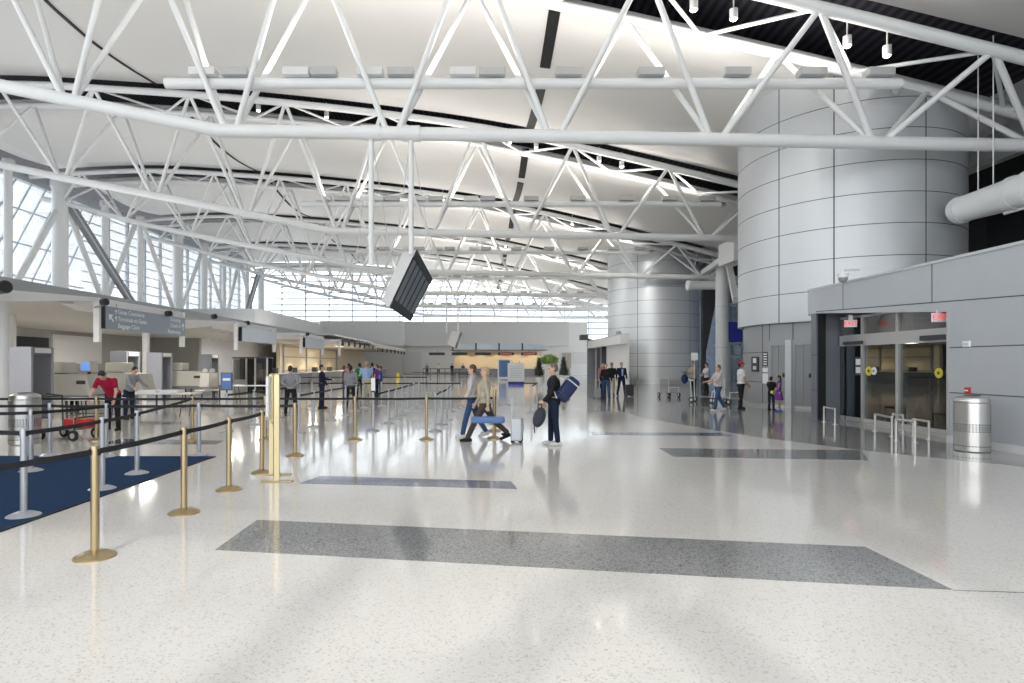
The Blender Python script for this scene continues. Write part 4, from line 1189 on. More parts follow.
monitor_bank('small distant monitor bank hanging over the far counters', T[3], [(455, 347.5, -9), (460.5, 332, 5), (462, 333.5, 16), (456.5, 348.5)], (446.5, 458), .95, (.1, .1))

# ------------------------------------------------------------------ far floor furniture
def g_at(px, d): return Vector(((px - CX) / F * d, d, 0))
t = thing('information_kiosk', 'blue panelled information kiosk left of the white poster stand', 'kiosk', g_at(504, 60))
MB().box(-.65, .65, -.1, .1, 0, 2.15).build('frame', 'white', t, bevel=.02)
MB().box(-.52, .6, -.13, -.09, .35, 2.05).build('graphic_panel', 'kiosk_blue', t)
MB().box(-.4, .4, -.2, .2, 0, .1).build('base', 'midgrey', t)
t = thing('poster_stand', 'white poster stand with cobalt blue foot in mid hall', 'sign', g_at(516, 47))
MB().box(-.68, .68, -.03, .03, .25, 1.75).build('poster', 'white', t)
for k in range(7): MB().box(-.5, .5, -.045, -.03, .6 + .14 * k, .64 + .14 * k).build('print_line', 'mullion', t)
for x in (-.35, .25): MB().bar((x, 0, 1.75), (x, 0, 1.95), .07, n=10).build('finial', 'white', t)
MB().box(-.62, .62, -.2, .2, 0, .25).build('foot', 'deep_blue', t)
def blob(mb, c, r, n, size, seed):
    rnd = random.Random(seed)
    for i in range(n):
        u = rnd.random() * 2 * PI; v = math.acos(2 * rnd.random() - 1); f = .75 + .3 * rnd.random()
        d = Vector((math.cos(u) * math.sin(v), math.sin(u) * math.sin(v), math.cos(v)))
        p = Vector(c) + Vector((d.x * r[0], d.y * r[1], d.z * r[2])) * f
        q = d.to_track_quat('Z', 'Y').to_matrix().to_4x4() @ Matrix.Rotation(rnd.random() * 6.28, 4, 'Z') @ Matrix.Rotation(rnd.uniform(.3, 1.4), 4, 'X')
        M4 = Matrix.Translation(p) @ q
        s = size * (.7 + .6 * rnd.random())
        mb.face([M4 @ Vector((-s * .35, 0, 0)), M4 @ Vector((0, -s * .2, s * .5)), M4 @ Vector((s * .35, 0, 0)), M4 @ Vector((0, s * .2, s))][:4])
def topiary(px, d, label, seed, h=1.45):
    t = thing('potted_topiary', label, 'potted plant', g_at(px, d), 0, 'dark cone topiaries')
    MB().lathe([(.2, 0), (.24, .05), (.27, .52), (.3, .55), (.3, .62)], n=20).build('pot', 'white', t, 40)
    MB().bar((0, 0, .55), (0, 0, .85), .03).build('trunk', 'tan_wood', t)
    m = MB()
    m.lathe([(.06, .72), (.36, .82), (.34, 1.0), (.2, 1.5), (.05, .72 + h)], n=14)
    rnd = random.Random(seed)
    for i in range(260):
        f = rnd.random(); z = .75 + h * f; rr = (.40 * (1 - f) + .04)
        a = rnd.random() * 2 * PI; s = .12
        c = Vector((rr * math.cos(a), rr * math.sin(a), z)); o_ = Vector((math.cos(a), math.sin(a), .5)) * s
        w_ = Vector((-math.sin(a), math.cos(a), 0)) * s * .35
        m.face([c - w_, c + o_ * .6 - w_ * .3 + Vector((0, 0, .02)), c + o_, c + w_])
    m.build('foliage', 'leaf_dark', t)
topiary(539, 46, 'dark cone topiary in white pot, left of the green fern', 3)
topiary(563.5, 46, 'dark cone topiary in white pot, right of the green fern', 4)
t = thing('potted_fern', 'bright green fern on a tall white pedestal pot between topiaries', 'potted plant', g_at(549.5, 47))
MB().lathe([(.26, 0), (.2, .1), (.16, .9), (.24, 1.55), (.3, 1.7)], n=20).build('pedestal_pot', 'white', t, 40)
m = MB(); blob(m, (0, 0, 2.02), (.62, .5, .35), 420, .2, 5); m.ball((0, 0, 1.95), (.45, .38, .22), 12, 8); m.build('fronds', 'leaf', t)
t = thing('barrier_fence', 'low grey railing before the end wall at right', 'railing', g_at(579, 70))
hw = 8.5 / F * 70
for x in (-hw, 0, hw): MB().box(x - .04, x + .04, -.04, .04, 0, 1.2).build('post', 'mullion', t)
for z in (.15, .6, 1.15): MB().box(-hw, hw, -.03, .03, z, z + .06).build('rail', 'mullion', t)
t = thing('barrier_fence', 'black railing before the far ticket counter at left', 'railing', g_at(445, 66))
hw = 22 / F * 66
for k in range(7): MB().box(-hw + k * hw / 3 - .03, -hw + k * hw / 3 + .03, -.03, .03, 0, 1.15).build('post', 'darkgrey', t)
for z in (.55, 1.1): MB().box(-hw, hw, -.03, .03, z, z + .07).build('rail', 'darkgrey', t)
t = thing('wet_floor_sign', 'yellow folding floor sign left of the far door', 'floor sign', g_at(398, 62))
MB().hexa([(-.2, -.2, 0), (.2, -.2, 0), (.2, -.17, 0), (-.2, -.17, 0)], [(-.12, -.02, .75), (.12, -.02, .75), (.12, .01, .75), (-.12, .01, .75)]).build('front_leaf', 'yellow', t)
MB().hexa([(-.2, .17, 0), (.2, .17, 0), (.2, .2, 0), (-.2, .2, 0)], [(-.12, .0, .75), (.12, .0, .75), (.12, .03, .75), (-.12, .03, .75)]).build('back_leaf', 'yellow', t)

# ------------------------------------------------------------------ people
M['skin'] = mat('light skin', (0.60, 0.38, 0.28), 0.5, 0, 0.06, 8)
M['skin_tan'] = mat('tan skin', (0.42, 0.25, 0.17), 0.5, 0, 0.06, 8)
M['eye'] = mat('dark eye', (0.03, 0.02, 0.02), 0.25)
M['lip'] = mat('lip', (0.42, 0.18, 0.15), 0.5)
M['hair_dark'] = mat('near black hair', (0.014, 0.011, 0.010), 0.5, 0, 0.4, 40)
M['hair_brown'] = mat('brown hair', (0.09, 0.05, 0.03), 0.5, 0, 0.4, 40)
M['hair_grey'] = mat('greying hair', (0.12, 0.105, 0.095), 0.55, 0, 0.5, 40)
M['hair_fair'] = mat('fair hair', (0.42, 0.31, 0.19), 0.55, 0, 0.3, 40)
CLOTH = {}
def cloth(n, c):
    if n not in CLOTH: CLOTH[n] = mat(n, c, 0.85, 0, 0.14, 14, 0.2)
    return CLOTH[n]
tmp_scene = bpy.data.scenes.new('workbench')
def remesh(mb, name, mats, parent, vox, smooth=4):
    me = bpy.data.meshes.new(name); mb.bm.to_mesh(me); mb.bm.free()
    o = bpy.data.objects.new('tmp', me); tmp_scene.collection.objects.link(o)
    rm = o.modifiers.new('r', 'REMESH'); rm.mode = 'VOXEL'; rm.voxel_size = vox; rm.use_smooth_shade = True
    sm = o.modifiers.new('s', 'SMOOTH'); sm.factor = .5; sm.iterations = smooth
    with bpy.context.temp_override(scene=tmp_scene, view_layer=tmp_scene.view_layers[0]): dg = bpy.context.evaluated_depsgraph_get()
    nm_ = bpy.data.meshes.new_from_object(o.evaluated_get(dg)); nm_.name = name
    bpy.data.objects.remove(o)
    nm_.materials.clear()
    for x in mats: nm_.materials.append(M[x] if isinstance(x, str) else x)
    nn = len(nm_.polygons); nm_.polygons.foreach_set('use_smooth', [True] * nn); nm_.polygons.foreach_set('material_index', [0] * nn)
    q = bpy.data.objects.new(name, nm_); col.objects.link(q)
    if parent: q.parent = parent
    return q
def cap(mb, a, b, ra, rb, u=12):
    mb.bar(a, b, ra, rb, u); mb.ball(a, (ra,) * 3, u, 8); mb.ball(b, (rb,) * 3, u, 8)
def V3(*a): return Vector(a)

def person(label, loc, H=1.72, rz=0, skin='skin', hair='hair_dark', hairstyle='short', top=None, bottom=None, shoes=None, sleeves='long', lean=0, head=(0, 0), legs=((0, 0, 3), (0, 0, 3)), arms=((5, 8, 10, None), (5, 8, 10, None)), build=1.0, vox=.012, cap_m=None, dress=False, group=None, shirt_front=None):
    """legs: (hip pitch, knee bend, splay) left,right; arms: (pitch, abduct, elbow, forearm direction or None) left,right"""
    s = H / 1.75
    Lr = R(lean)
    u = V3(0, math.sin(Lr), math.cos(Lr)); fw = V3(0, math.cos(Lr), -math.sin(Lr))
    Pz = V3(0, 0, 0)
    hips, knees, ankles, toes, heels = [], [], [], [], []
    for sd, (a, k, sp) in zip((-1, 1), legs):
        h = Pz + V3(sd * .092, 0, -.03); a, k, sp = R(a), R(k), R(sp)
        kn = h + V3(sd * math.sin(sp), math.sin(a), -math.cos(a)).normalized() * .43
        an = kn + V3(sd * math.sin(sp) * .7, math.sin(a - k), -math.cos(a - k)).normalized() * .41
        ft = max(-.9, min(.9, -(a - k) * -.5 if (a - k) < 0 else 0))
        tf = V3(sd * .12, 1, 0).normalized()
        if a - k < -.25: tf = V3(sd * .05, math.cos(a - k), math.sin(a - k) * .6).normalized()
        hips.append(h); knees.append(kn); ankles.append(an)
        heels.append(an + V3(0, -.045, -.055)); toes.append(an + tf * .155 + V3(0, 0, -.06))
    low = min(min(p.z for p in toes), min(p.z for p in heels)) - .032
    dz = V3(0, 0, -low)
    for L in (hips, knees, ankles, toes, heels):
        for i in range(2): L[i] = L[i] + dz
    Pz = Pz + dz
    waist, chest, neck = Pz + u * .16, Pz + u * .34, Pz + u * .505
    hd = V3(0, math.sin(Lr * .75 + R(head[0])), math.cos(Lr * .75 + R(head[0])))
    hc = neck + hd * .175
    yaw = R(head[1])
    hf = V3(math.sin(yaw), math.cos(yaw), 0); hf = (hf - hd * hf.dot(hd)).normalized(); hs = hf.cross(hd)
    hm = Matrix((hs, hf, hd)).transposed().to_4x4()
    def HP(x, y, z): return hc + hs * x + hf * y + hd * z
    b = build
    sh, el, wr, fdirs = [], [], [], []
    for sd, (a, ab, e, fd) in zip((-1, 1), arms):
        p = Pz + u * .455 + V3(sd * .175 * b, 0, 0); a, ab, e = R(a) + Lr * .0, R(ab), R(e)
        d1 = V3(sd * math.sin(ab), math.sin(a) * math.cos(ab), -math.cos(a) * math.cos(ab)).normalized()
        d2 = V3(sd * math.sin(ab) * .4, math.sin(a + e), -math.cos(a + e)).normalized() if fd is None else V3(sd * fd[0], fd[1], fd[2]).normalized()
        sh.append(p); el.append(p + d1 * .285); wr.append(p + d1 * .285 + d2 * .245); fdirs.append(d2)
    # body: one surface
    mb = MB(); rot = Matrix.Rotation(-Lr, 4, 'X')
    mb.ball(Pz + u * .02, (.155 * b, .10 * b, .12), 16, 12, rot); mb.ball(waist + u * .03, (.135 * b, .09 * b, .16), 16, 12, rot); mb.ball(chest, (.16 * b, .10 * b, .17), 16, 12, rot)
    cap(mb, sh[0], sh[1], .05, .05); cap(mb, neck - u * .03, hc - hd * .06, .054, .05)
    mb.ball(hc, (.074, .093, .112), 18, 14, hm); mb.ball(HP(0, .022, -.055), (.056, .068, .062), 14, 10, hm)
    cap(mb, HP(0, .088, .012), HP(0, .108, -.022), .011, .016, 8)                    # nose
    for sd in (-1, 1): mb.ball(HP(sd * .076, -.008, -.008), (.012, .022, .033), 10, 8, hm)
    for i in range(2):
        sd = (-1, 1)[i]
        cap(mb, sh[i], el[i], .048 * b, .038); cap(mb, el[i], wr[i], .038, .026)
        cap(mb, hips[i], knees[i], .082 * b, .054); cap(mb, knees[i], ankles[i], .054, .036)
        mb.ball(ankles[i] + (knees[i] - ankles[i]) * .68 + V3(0, -.018, 0), (.046, .05, .09), 10, 8)
        cap(mb, heels[i], toes[i], .034, .032, 10); cap(mb, ankles[i], heels[i], .036, .034, 10)
        d2 = fdirs[i]
        side = V3(-sd * .15, 1, 0); side = (side - d2 * side.dot(d2))
        side = side.normalized() if side.length > .05 else V3(0, 0, 1)
        nrm = d2.cross(side).normalized()
        if nrm.x * sd > 0: nrm = -nrm                                                  # palm faces the body
        k0 = wr[i] + d2 * .085
        for q in (-.027, -.009, .009, .027): cap(mb, wr[i] + d2 * .01 + side * q * .6, k0 + side * q, .0155, .0125, 8)
        for q, ln in zip((.03, .01, -.01, -.03), (.068, .078, .072, .056)):
            f0 = k0 + side * q; f1 = f0 + (d2 + nrm * .35).normalized() * ln * .5; f2 = f1 + (d2 * .7 + nrm).normalized() * ln * .5
            cap(mb, f0, f1, .0105, .0095, 8); cap(mb, f1, f2, .0095, .008, 8)
        t0 = wr[i] + d2 * .03 + side * .022; t1 = t0 + (side + d2 * .9 + nrm * .3).normalized() * .045; t2 = t1 + (d2 + side * .25 + nrm * .4).normalized() * .035
        cap(mb, t0, t1, .013, .011, 8); cap(mb, t1, t2, .011, .009, 8)
    body = remesh(mb, 'person', [skin, 'eye', 'lip'], None, vox * .8, 3)
    me = body.data
    for p in me.polygons:
        r_ = p.center - hc; x, y, z = r_.dot(hs), r_.dot(hf), r_.dot(hd)
        if y > .05:
            if (abs(abs(x) - .03) / .014) ** 2 + ((z - .006) / .008) ** 2 < 1: p.material_index = 1
            elif (x / .026) ** 2 + ((z + .058) / .008) ** 2 < 1: p.material_index = 2
    # hair
    mb = MB()
    if hairstyle != 'bald':
        mb.ball(HP(0, -.018, .03), (.084, .094, .098), 18, 12, hm)
        mb.ball(HP(0, -.04, -.02), (.078, .07, .075), 14, 10, hm)
        if hairstyle in ('long', 'pony'):
            if hairstyle == 'long':
                for q in (-.05, 0, .05): cap(mb, HP(q, -.065, .0), HP(q * 1.1, -.085, -.30), .045, .03, 10)
            else:
                cap(mb, HP(0, -.10, .02), HP(0, -.13, -.06), .03, .035, 10); cap(mb, HP(0, -.13, -.06), HP(0, -.12, -.22), .035, .014, 10)
        if hairstyle == 'bob':
            for q in (-.07, .07): cap(mb, HP(q, -.02, .02), HP(q, -.02, -.09), .026, .022, 10)
            mb.ball(HP(0, -.06, -.06), (.08, .05, .07), 14, 10, hm)
        remesh(mb, 'hair', [hair], body, vox, 2)
    # clothes
    g = .014
    if top:
        mb = MB()
        hem = Pz - u * (.09 if not dress else .0)
        mb.ball(waist + u * .02, (.150 * b + g, .105 * b + g, .17), 18, 12, rot); mb.ball(chest, (.166 * b + g, .108 * b + g, .175), 18, 12, rot)
        mb.ball(Pz - u * .0, (.160 * b + g, .112 * b + g, .11), 18, 12, rot)
        k = len(mb.bm.faces)
        cap(mb, sh[0], sh[1], .056, .056); cap(mb, neck - u * .07, neck - u * .005, .075, .062)
        for i in range(2):
            if sleeves == 'long': cap(mb, sh[i], el[i], .057 * b, .049); cap(mb, el[i], wr[i] - fdirs[i] * .01, .049, .036)
            elif sleeves == 'short': cap(mb, sh[i], sh[i] + (el[i] - sh[i]) * .62, .059 * b, .056)
            else: mb.ball(sh[i], (.058, .058, .05))
        if dress:
            mb.lathe([(.15, .02), (.21, -.40), (.19, -.41), (.12, .0)], Pz, 20)
        remesh(mb, 'dress' if dress else ('jacket' if sleeves == 'long' else 'shirt'), [top], body, vox, 3)
        if shirt_front:
            MB().hexa([chest + fw * (.108 * b + .012) + V3(-.045, 0, .13), chest + fw * (.108 * b + .012) + V3(.045, 0, .13), chest + fw * (.112 * b + .012) + V3(.035, 0, -.24), chest + fw * (.112 * b + .012) + V3(-.035, 0, -.24)],
                      [chest + fw * (.108 * b + .024) + V3(-.045, 0, .13), chest + fw * (.108 * b + .024) + V3(.045, 0, .13), chest + fw * (.112 * b + .022) + V3(.035, 0, -.24), chest + fw * (.112 * b + .022) + V3(-.035, 0, -.24)]).build('shirt_front', shirt_front, body)
    if bottom and not dress:
        mb = MB()
        mb.ball(Pz - u * .02, (.158 * b + g, .110 * b + g, .125), 18, 12, rot)
        mb.ball(Pz + V3(0, -.045, -.05), (.13 * b, .09 * b, .10), 16, 10)
        for i in range(2):
            cap(mb, hips[i], knees[i], .092 * b, .068); cap(mb, knees[i], ankles[i] + V3(0, 0, .015), .068, .058)
        remesh(mb, 'trousers', [bottom], body, vox, 3)
    for i in range(2):
        mb = MB()
        cap(mb, heels[i] + V3(0, -.012, .0), toes[i] + V3(0, 0, -.0), .040, .036, 10); cap(mb, ankles[i] + V3(0, -.005, -.01), heels[i], .044, .042, 10)
        mb.ball(ankles[i] + V3(0, .06, -.04), (.042, .07, .036))
        remesh(mb, 'shoe', [shoes or 'rubber'], body, vox * .9, 2)
    if cap_m:
        mb = MB()
        mb.ball(HP(0, -.008, .055), (.088, .102, .075), 16, 10, hm); cap(mb, HP(-.03, .09, .05), HP(.03, .09, .05), .014, .014, 8); mb.ball(HP(0, .125, .045), (.06, .06, .012), 14, 8, hm)
        remesh(mb, 'cap', [cap_m], body, vox * .8, 1)
    body.location = loc; body.rotation_euler = (0, 0, rz); body.scale = (s, s, s)
    tag(body, label, 'person', group)
    rotm = Matrix.Rotation(rz, 4, 'Z')
    body['_'] = 0; del body['_']
    W_ = lambda p: Vector(loc) + rotm @ (p * s)
    return {'o': body, 'hand': [W_(w + f * .10) for w, f in zip(wr, fdirs)], 'sh': [W_(p + V3(0, 0, .06)) for p in sh], 'hip': W_(Pz)}

black_c = cloth('black wool', (0.018, 0.018, 0.02)); jeans_c = cloth('dark denim', (0.014, 0.021, 0.045)); jeans_b = cloth('blue denim', (0.045, 0.085, 0.18))
navy_c = cloth('navy suiting', (0.018, 0.022, 0.045)); grey_c = cloth('grey shirting', (0.27, 0.28, 0.31)); ltgrey_c = cloth('pale grey jersey', (0.52, 0.51, 0.50))
beige_c = cloth('beige jacket cloth', (0.44, 0.39, 0.29)); brown_c = cloth('dark brown twill', (0.07, 0.055, 0.045)); tan_c = cloth('tan uniform cloth', (0.40, 0.35, 0.24))
olive_c = cloth('dark olive twill', (0.035, 0.034, 0.028)); red_c = cloth('crimson knit', (0.33, 0.012, 0.045)); white_c = cloth('white cotton', (0.72, 0.72, 0.72))
ltblue_c = cloth('light blue cotton', (0.36, 0.48, 0.72)); green_c = cloth('green cotton', (0.02, 0.20, 0.06)); purple_c = cloth('violet cotton', (0.19, 0.06, 0.30))
khaki_c = cloth('khaki cotton', (0.50, 0.44, 0.33)); pink_c = cloth('dusty pink cotton', (0.45, 0.22, 0.25)); blue_c = cloth('royal blue cotton', (0.05, 0.11, 0.42))
sneaker = cloth('off white sneaker', (0.62, 0.61, 0.58)); blueshoe = cloth('blue shoe', (0.10, 0.16, 0.5)); redcap = cloth('red cap cloth', (0.60, 0.03, 0.05)); plum_c = cloth('plum knit', (0.16, 0.07, 0.12))
def at_feet(px, py): return G(px, py)

p1 = person('person in black jacket and dark jeans with a duffel on the shoulder', at_feet(553.5, 445), 1.70, R(90), hair='hair_grey', top=black_c, bottom=jeans_c, shoes=sneaker, legs=((-4, 2, 3), (5, 4, 3)), arms=((14, 6, 30, None), (4, 10, 22, None)), head=(4, 0), build=1.2, vox=.010)
# duffel behind the back
t = thing('duffel_bag', 'navy duffel bag with pale strap on the back of the black jacketed person', 'bag', (0, 0, 0))
d_ = 11.75
cA, cB = P(559.5, 399, d_), P(574, 380, d_ + .05)
m = MB(); ax = (cB - cA)
q = ax.to_track_quat('Z', 'Y').to_matrix().to_4x4()
mid = (cA + cB) / 2 + Vector((.02, .05, 0))
m.boxm(mid, (.24, .28, ax.length * 1.1), q); m.build('body', 'navy_fabric', t, bevel=.07)
for f in (-.16, .16): MB().boxm(mid + ax.normalized() * f, (.25, .29, .03), q).build('strap', 'strap_white' if f > 0 else 'grey_fabric', t, bevel=.008)
MB().path([mid + ax.normalized() * .2 + Vector((-.1, -.1, .1)), p1['sh'][1] + Vector((.02, -.1, .02)), p1['sh'][1] + Vector((-.07, -.05, -.03)), mid - ax.normalized() * .22 + Vector((-.1, -.1, 0))], .014, 8).build('shoulder_strap', 'strap_white', t)
hnd = p1['hand'][0]
t = thing('backpack', 'charcoal backpack held low in the hand of the black jacketed person', 'bag', hnd)
m = MB(); m.ball((-.02, 0, -.27), (.125, .13, .21), 18, 14, Matrix.Rotation(R(18), 4, 'Y')); m.build('body', 'grey_fabric', t, 179)
MB().ball((-.06, -.1, -.33), (.09, .06, .12), 14, 10, Matrix.Rotation(R(18), 4, 'Y')).build('front_pocket', 'grey_fabric', t, 179)
MB().path([(.03, 0, -.08), (.03, -.01, .0), (-.04, -.01, .0), (-.05, 0, -.09)], .012, 8).build('top_handle', 'rubber', t)
MB().path([(-.1, -.06, -.3), (-.13, -.07, -.45), (-.12, -.07, -.58)], .011, 6).build('strap', 'rubber', t)

p2 = person('person in beige jacket and dark trousers striding left in mid floor', at_feet(485, 441), 1.70, R(90), hair='hair_fair', top=beige_c, bottom=brown_c, shoes=black_c, legs=((30, 6, 2), (-26, 22, 2)), arms=((-14, 8, 15, None), (16, 8, 15, None)), build=1.1, vox=.011)
p3 = person('person in pale grey top and blue jeans walking left just ahead of the beige jacket', at_feet(472, 437.5), 1.68, R(90), hair='hair_brown', top=ltgrey_c, bottom=jeans_b, shoes=sneaker, legs=((18, 6, 2), (-16, 14, 2)), arms=((12, 8, 15, None), (-16, 8, 10, None)), vox=.011)
hnd = p2['hand'][0]
t = thing('holdall', 'long cobalt blue holdall carried low by the beige jacketed walker', 'bag', hnd + Vector((0, 0, -.03)))
MB().box(-.36, .36, -.11, .11, -.24, -.1).build('body', 'kiosk_blue', t, bevel=.04)
MB().path([(-.14, 0, -.11), (-.1, 0, 0), (.1, 0, 0), (.14, 0, -.11)], .012, 8).build('handle', 'navy_fabric', t)
def suitcase(loc, rz, label, m_, w=.4, h=.58, dp=.24):
    t = thing('suitcase', label, 'suitcase', loc, rz, 'upright suitcases')
    MB().box(-w / 2, w / 2, -dp / 2, dp / 2, .04, h).build('shell', m_, t, bevel=.03)
    MB().path([(-w * .3, dp * .4, h - .02), (-w * .3, dp * .45, h + .42), (w * .3, dp * .45, h + .42), (w * .3, dp * .4, h - .02)], .011, 8).build('pull_handle', 'mullion', t)
    for x in (-w * .4, w * .4):
        for y in (-dp * .35, dp * .35): MB().bar((x - .014, y, .035), (x + .014, y, .035), .035, n=12).build('wheel', 'rubber', t)
    MB().box(-w * .42, w * .42, -dp / 2 - .012, -dp / 2 + .01, h * .45, h * .85).build('pocket', m_, t, bevel=.005)
suitcase(G(517, 442), R(80), 'light grey wheeled suitcase trailing behind the beige jacketed walker', 'panel_grey', .36, .52)

person('person in grey shirt and black trousers standing with hands behind the back', at_feet(290.5, 415.8), 1.62, R(12), hair='hair_dark', top=grey_c, bottom=black_c, shoes=brown_c, legs=((3, 2, 6), (-5, 3, 9)), arms=((-22, 16, 10, (-.75, -.35, -.55)), (-22, 16, 10, (-.75, -.35, -.55))), head=(4, 20), build=1.12)
person('person in dark navy suit reaching one arm toward the right', at_feet(322, 408.6), 1.65, R(-82), hair='hair_dark', top=navy_c, bottom=navy_c, shoes=black_c, legs=((2, 2, 3), (-3, 2, 4)), arms=((10, 8, 20, None), (35, 6, 50, None)), build=1.05)
person('person in grey shirt and black trousers seen from behind with a dark ponytail', at_feet(350.5, 409.2), 1.63, R(5), hair='hair_dark', hairstyle='pony', top=grey_c, bottom=black_c, shoes=black_c, legs=((2, 2, 5), (-3, 2, 7)), arms=((15, 8, 35, None), (10, 10, 25, None)), build=1.08)
person('broad person in light blue shirt and pale shorts queuing in the crowd', g_at(366.5, 26.5), 1.78, R(20), skin='skin', hair='hair_fair', top=ltblue_c, bottom=khaki_c, shoes=sneaker, sleeves='short', legs=((2, 2, 6), (-2, 2, 6)), arms=((25, 8, 60, None), (10, 8, 25, None)), build=1.3, vox=.014)
person('person in green shirt half hidden left of the light blue shirt', g_at(359.5, 29), 1.72, R(30), hair='hair_dark', top=green_c, bottom=black_c, sleeves='short', vox=.014)
person('person in plum top with dark hair at the left of the crowd', g_at(344.5, 28), 1.60, R(-60), skin='skin_tan', hair='hair_brown', hairstyle='bob', top=plum_c, bottom=jeans_b, sleeves='long', vox=.014)
person('person in pink shirt standing at the back left of the crowd', g_at(349, 33), 1.72, R(-30), hair='hair_dark', top=pink_c, bottom=khaki_c, sleeves='short', vox=.016)
person('person in black jacket just right of the light blue shirt', g_at(372, 31), 1.74, R(40), hair='hair_dark', top=black_c, bottom=jeans_c, vox=.016)
person('person in purple top right of the light blue shirt', g_at(376.5, 30), 1.66, R(80), hair='hair_brown', top=purple_c, bottom=jeans_c, sleeves='short', vox=.016)
person('person in royal blue shirt at the right end of the crowd', g_at(380.5, 32), 1.55, R(90), hair='hair_brown', top=blue_c, bottom=jeans_b, sleeves='short', vox=.016)

person('person in open black jacket and blue jeans walking forward at the front of the trio', at_feet(606, 398.8), 1.70, R(172), hair='hair_brown', top=black_c, bottom=jeans_b, shoes=black_c, legs=((14, 4, 3), (-12, 14, 3)), arms=((10, 10, 15, None), (-10, 10, 15, None)), build=1.08)
person('person in dark top and beige trousers walking behind the black jacket', at_feet(611.8, 395.8), 1.74, R(178), skin='skin_tan', hair='hair_dark', top=black_c, bottom=khaki_c, shoes=brown_c, legs=((-10, 12, 3), (12, 4, 3)), arms=((8, 10, 15, None), (-8, 10, 15, None)))
person('person in rose shirt mostly hidden behind the black jacketed walker', at_feet(602.8, 395), 1.74, R(180), hair='hair_dark', top=pink_c, bottom=navy_c, legs=((-8, 10, 3), (10, 4, 3)))
person('person in navy suit jacket and pale blue shirt at the right of the trio', at_feet(621.5, 396.2), 1.76, R(186), hair='hair_brown', top=navy_c, bottom=jeans_c, shoes=black_c, legs=((12, 4, 3), (-12, 12, 3)), arms=((8, 8, 12, None), (-4, 12, 12, None)), build=1.1, shirt_front=ltblue_c)
suitcase(g_at(629.2, 30.0), R(190), 'black wheeled suitcase beside the navy suited person', 'darkgrey', .42, .62)
suitcase(g_at(597.3, 28.2), R(170), 'small grey wheeled suitcase at the left of the trio', 'midgrey', .34, .5)

pg = person('person in tan uniform shirt and dark trousers by the far drum, facing left', at_feet(693.5, 397.8), 1.80, R(100), skin='skin_tan', hair='hair_brown', top=tan_c, bottom=olive_c, shoes=black_c, legs=((4, 3, 4), (-6, 3, 4)), arms=((40, 12, 60, None), (35, 12, 65, None)), head=(0, 30), build=1.1)
t = thing('shoulder_bag', 'navy shoulder bag held in front by the tan uniformed person', 'bag', pg['hand'][0] + Vector((-.05, 0, -.05)))
MB().ball((-.05, 0, -.3), (.17, .12, .24), 16, 12).build('body', 'navy_fabric', t, 179)
MB().path([(-.12, 0, -.14), (-.02, 0, .06), (.06, 0, -.14)], .014, 8).build('strap', 'navy_fabric', t)
person('person in white shirt with black hair behind the luggage carts', g_at(706.5, 32), 1.72, R(100), hair='hair_dark', top=white_c, bottom=black_c, sleeves='short', arms=((30, 8, 40, None), (25, 8, 40, None)))
person('person in pale grey shirt and blue jeans pushing a cart between guard and column', at_feet(718, 411.3), 1.66, R(95), hair='hair_brown', top=ltgrey_c, bottom=jeans_b, shoes=sneaker, sleeves='short', legs=((16, 6, 3), (-14, 16, 3)), arms=((30, 8, 45, None), (30, 8, 45, None)), build=1.1)
person('person in white shirt, dark trousers and red cap left of the lift core', at_feet(741, 409.3), 1.76, R(-95), skin='skin_tan', hair='hair_dark', top=white_c, bottom=black_c, shoes=black_c, sleeves='short', legs=((3, 2, 3), (-4, 3, 3)), arms=((15, 8, 30, None), (10, 8, 20, None)), cap_m=redcap, build=1.1)
person('boy in black shirt and navy trousers standing before the lift', at_feet(771.3, 410.2), 1.22, R(-60), skin='skin_tan', hair='hair_dark', top=black_c, bottom=navy_c, shoes=black_c, sleeves='short', arms=((15, 10, 55, None), (10, 8, 45, None)), build=1.05, vox=.013)
kid = person('girl in violet dress with long dark hair before the lift', at_feet(778.8, 411.6), 1.27, R(75), skin='skin_tan', hair='hair_dark', hairstyle='long', top=purple_c, shoes=blueshoe, sleeves='none', dress=True, legs=((2, 2, 2), (-4, 4, 2)), arms=((12, 6, 45, None), (8, 8, 15, None)), build=.95, vox=.013)
tag(MB().ball(kid['hand'][0], (.05, .05, .06), 12, 8).build('soft_toy', 'yellow', smooth=179), 'small yellow thing held by the girl in violet', 'toy')
person('person in crimson shirt bending over a table beside the metal detectors', g_at(113, 14.7), 1.72, R(184), skin='skin', hair='hair_dark', top=red_c, bottom=black_c, shoes=black_c, sleeves='short', lean=42, head=(26, 0), legs=((6, 4, 6), (-4, 4, 6)), arms=((12, 14, 18, None), (16, 16, 14, None)), build=1.15)
person('person in grey shirt leaning over the long white table behind the crimson shirt', g_at(129, 17.6), 1.64, R(-110), hair='hair_dark', top=grey_c, bottom=navy_c, sleeves='long', lean=20, head=(15, 0), arms=((35, 8, 30, None), (30, 8, 30, None)))
person('person with dark hair working behind the nearest x-ray machine', g_at(74.5, 20.9), 1.60, R(170), skin='skin_tan', hair='hair_dark', top=navy_c, bottom=black_c, arms=((30, 8, 50, None), (30, 8, 50, None)), head=(18, 0))
person('person in white shirt standing inside the dark screening booth', g_at(261, 33.45), 1.66, R(100), skin='skin_tan', hair='hair_dark', top=white_c, bottom=black_c, sleeves='short', arms=((15, 8, 40, None), (15, 8, 40, None)))
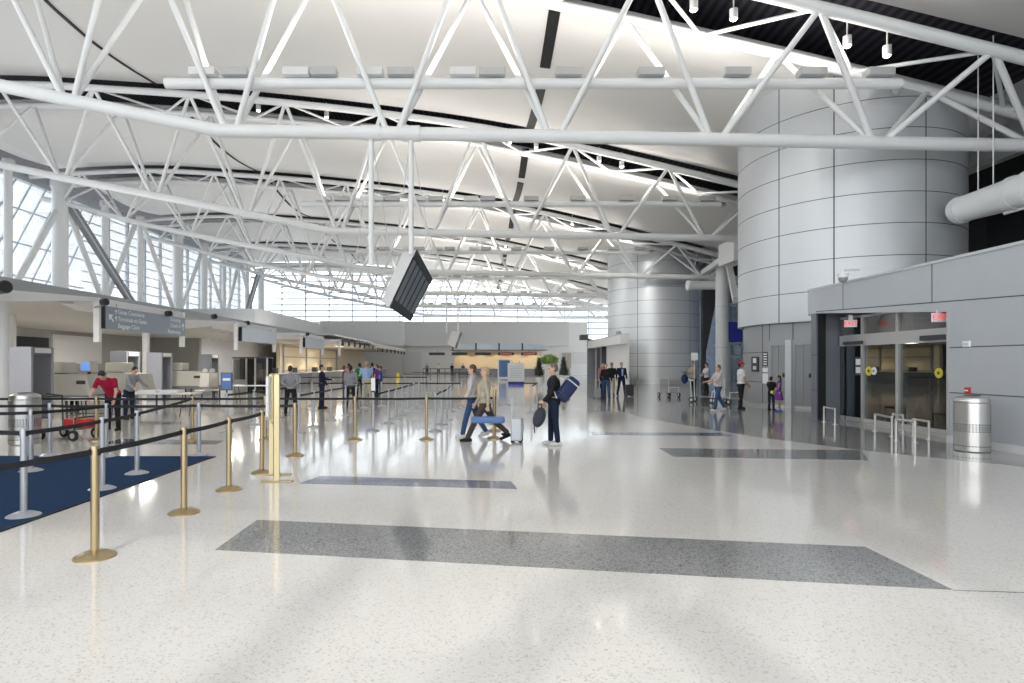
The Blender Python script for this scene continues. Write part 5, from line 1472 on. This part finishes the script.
for i, (px, c_, l) in enumerate([(427, grey_c, 'grey shirt, leftmost'), (438.5, white_c, 'white shirt, second from the left'), (452, navy_c, 'navy top, third from the left'), (463, blue_c, 'blue top, fourth from the left')]):
    person('distant counter clerk in %s behind the far ticket counter' % l, g_at(px, 78.5), 1.75, R(180), hair='hair_dark', top=c_, bottom=black_c, arms=((20, 8, 60, None), (20, 8, 60, None)), vox=.02)

bpy.data.scenes.remove(tmp_scene)

# ------------------------------------------------------------------ light
wd = bpy.data.worlds.new('overcast sky'); scene.world = wd; wd.use_nodes = True
nt = wd.node_tree
bg = nt.nodes['Background']
bg.inputs[0].default_value = (0.93, 0.97, 1.0, 1); bg.inputs[1].default_value = 2.6
def area(name, loc, rot, sx, sy, e, c=(1, 1, 1)):
    ld = bpy.data.lights.new(name, 'AREA'); ld.shape = 'RECTANGLE'; ld.size = sx; ld.size_y = sy; ld.energy = e; ld.color = c
    lo = bpy.data.objects.new(name, ld); lo.location = loc; lo.rotation_euler = rot; col.objects.link(lo)
    return lo
for y_ in (12, 34, 56):                                         # hidden lights added above the left roof to brighten the ceiling
    area('ceiling_fill', (-22, y_, 4.7), (PI, 0, 0), 8, 18, 550, (1, .98, .95))
for (p_, q_, e_) in (((6.9, T[0], 13.2), (13.0, 22.5, 4), 900), ((6.7, T[1], 13.2), (13.5, 50, 5), 4500), ((7.4, T[2], 13.0), (13.5, 50, 5), 1500), ((3.1, T[1], 13.8), (11, 46, 2), 2000)):
    ld = bpy.data.lights.new('spot lamp', 'SPOT'); ld.energy = e_; ld.color = (1, .97, .92); ld.spot_size = R(48); ld.spot_blend = .9; ld.shadow_soft_size = .3; ld.specular_factor = .3
    lo = bpy.data.objects.new('spot lamp', ld); lo.location = p_; lo.rotation_euler = (Vector(q_) - Vector(p_)).to_track_quat('-Z', 'Y').to_euler(); col.objects.link(lo)
sd_ = bpy.data.lights.new('sun', 'SUN'); sd_.energy = .75; sd_.angle = R(.9); sd_.color = (1, .97, .92)
so_ = bpy.data.objects.new('sun', sd_); col.objects.link(so_)
so_.rotation_euler = Vector((.1, .68, -.73)).to_track_quat('-Z', 'Y').to_euler()
m = MB()                                                        # unseen tubes behind the camera, added to cast shadows on the floor
for x in [-33.1 + 5 * k for k in range(12)]: m.bar((x, -9, 0), (x, -9, topz(x) + .3), .2, n=10)
for x in range(-36, 28, 10):
    m.bar((x, -9, 2), (x + 5, -9, topz(x + 5)), .24, n=10); m.bar((x + 10, -9, 2), (x + 5, -9, topz(x + 5)), .24, n=10)
for z in (3.5, 7, 10.5): m.bar((-37, -9, z), (26, -9, z), .09, n=8)
struct(m.build('shadow_tubes', 'steel_white'))
scene.view_settings.view_transform = 'Standard'
scene.view_settings.look = 'None'
scene.view_settings.exposure = 0.16
scene.cycles.use_denoising = True
scene.cycles.max_bounces = 8
scene.cycles.diffuse_bounces = 5
scene.cycles.glossy_bounces = 4
scene.cycles.transparent_max_bounces = 12
scene.cycles.sample_clamp_indirect = 6
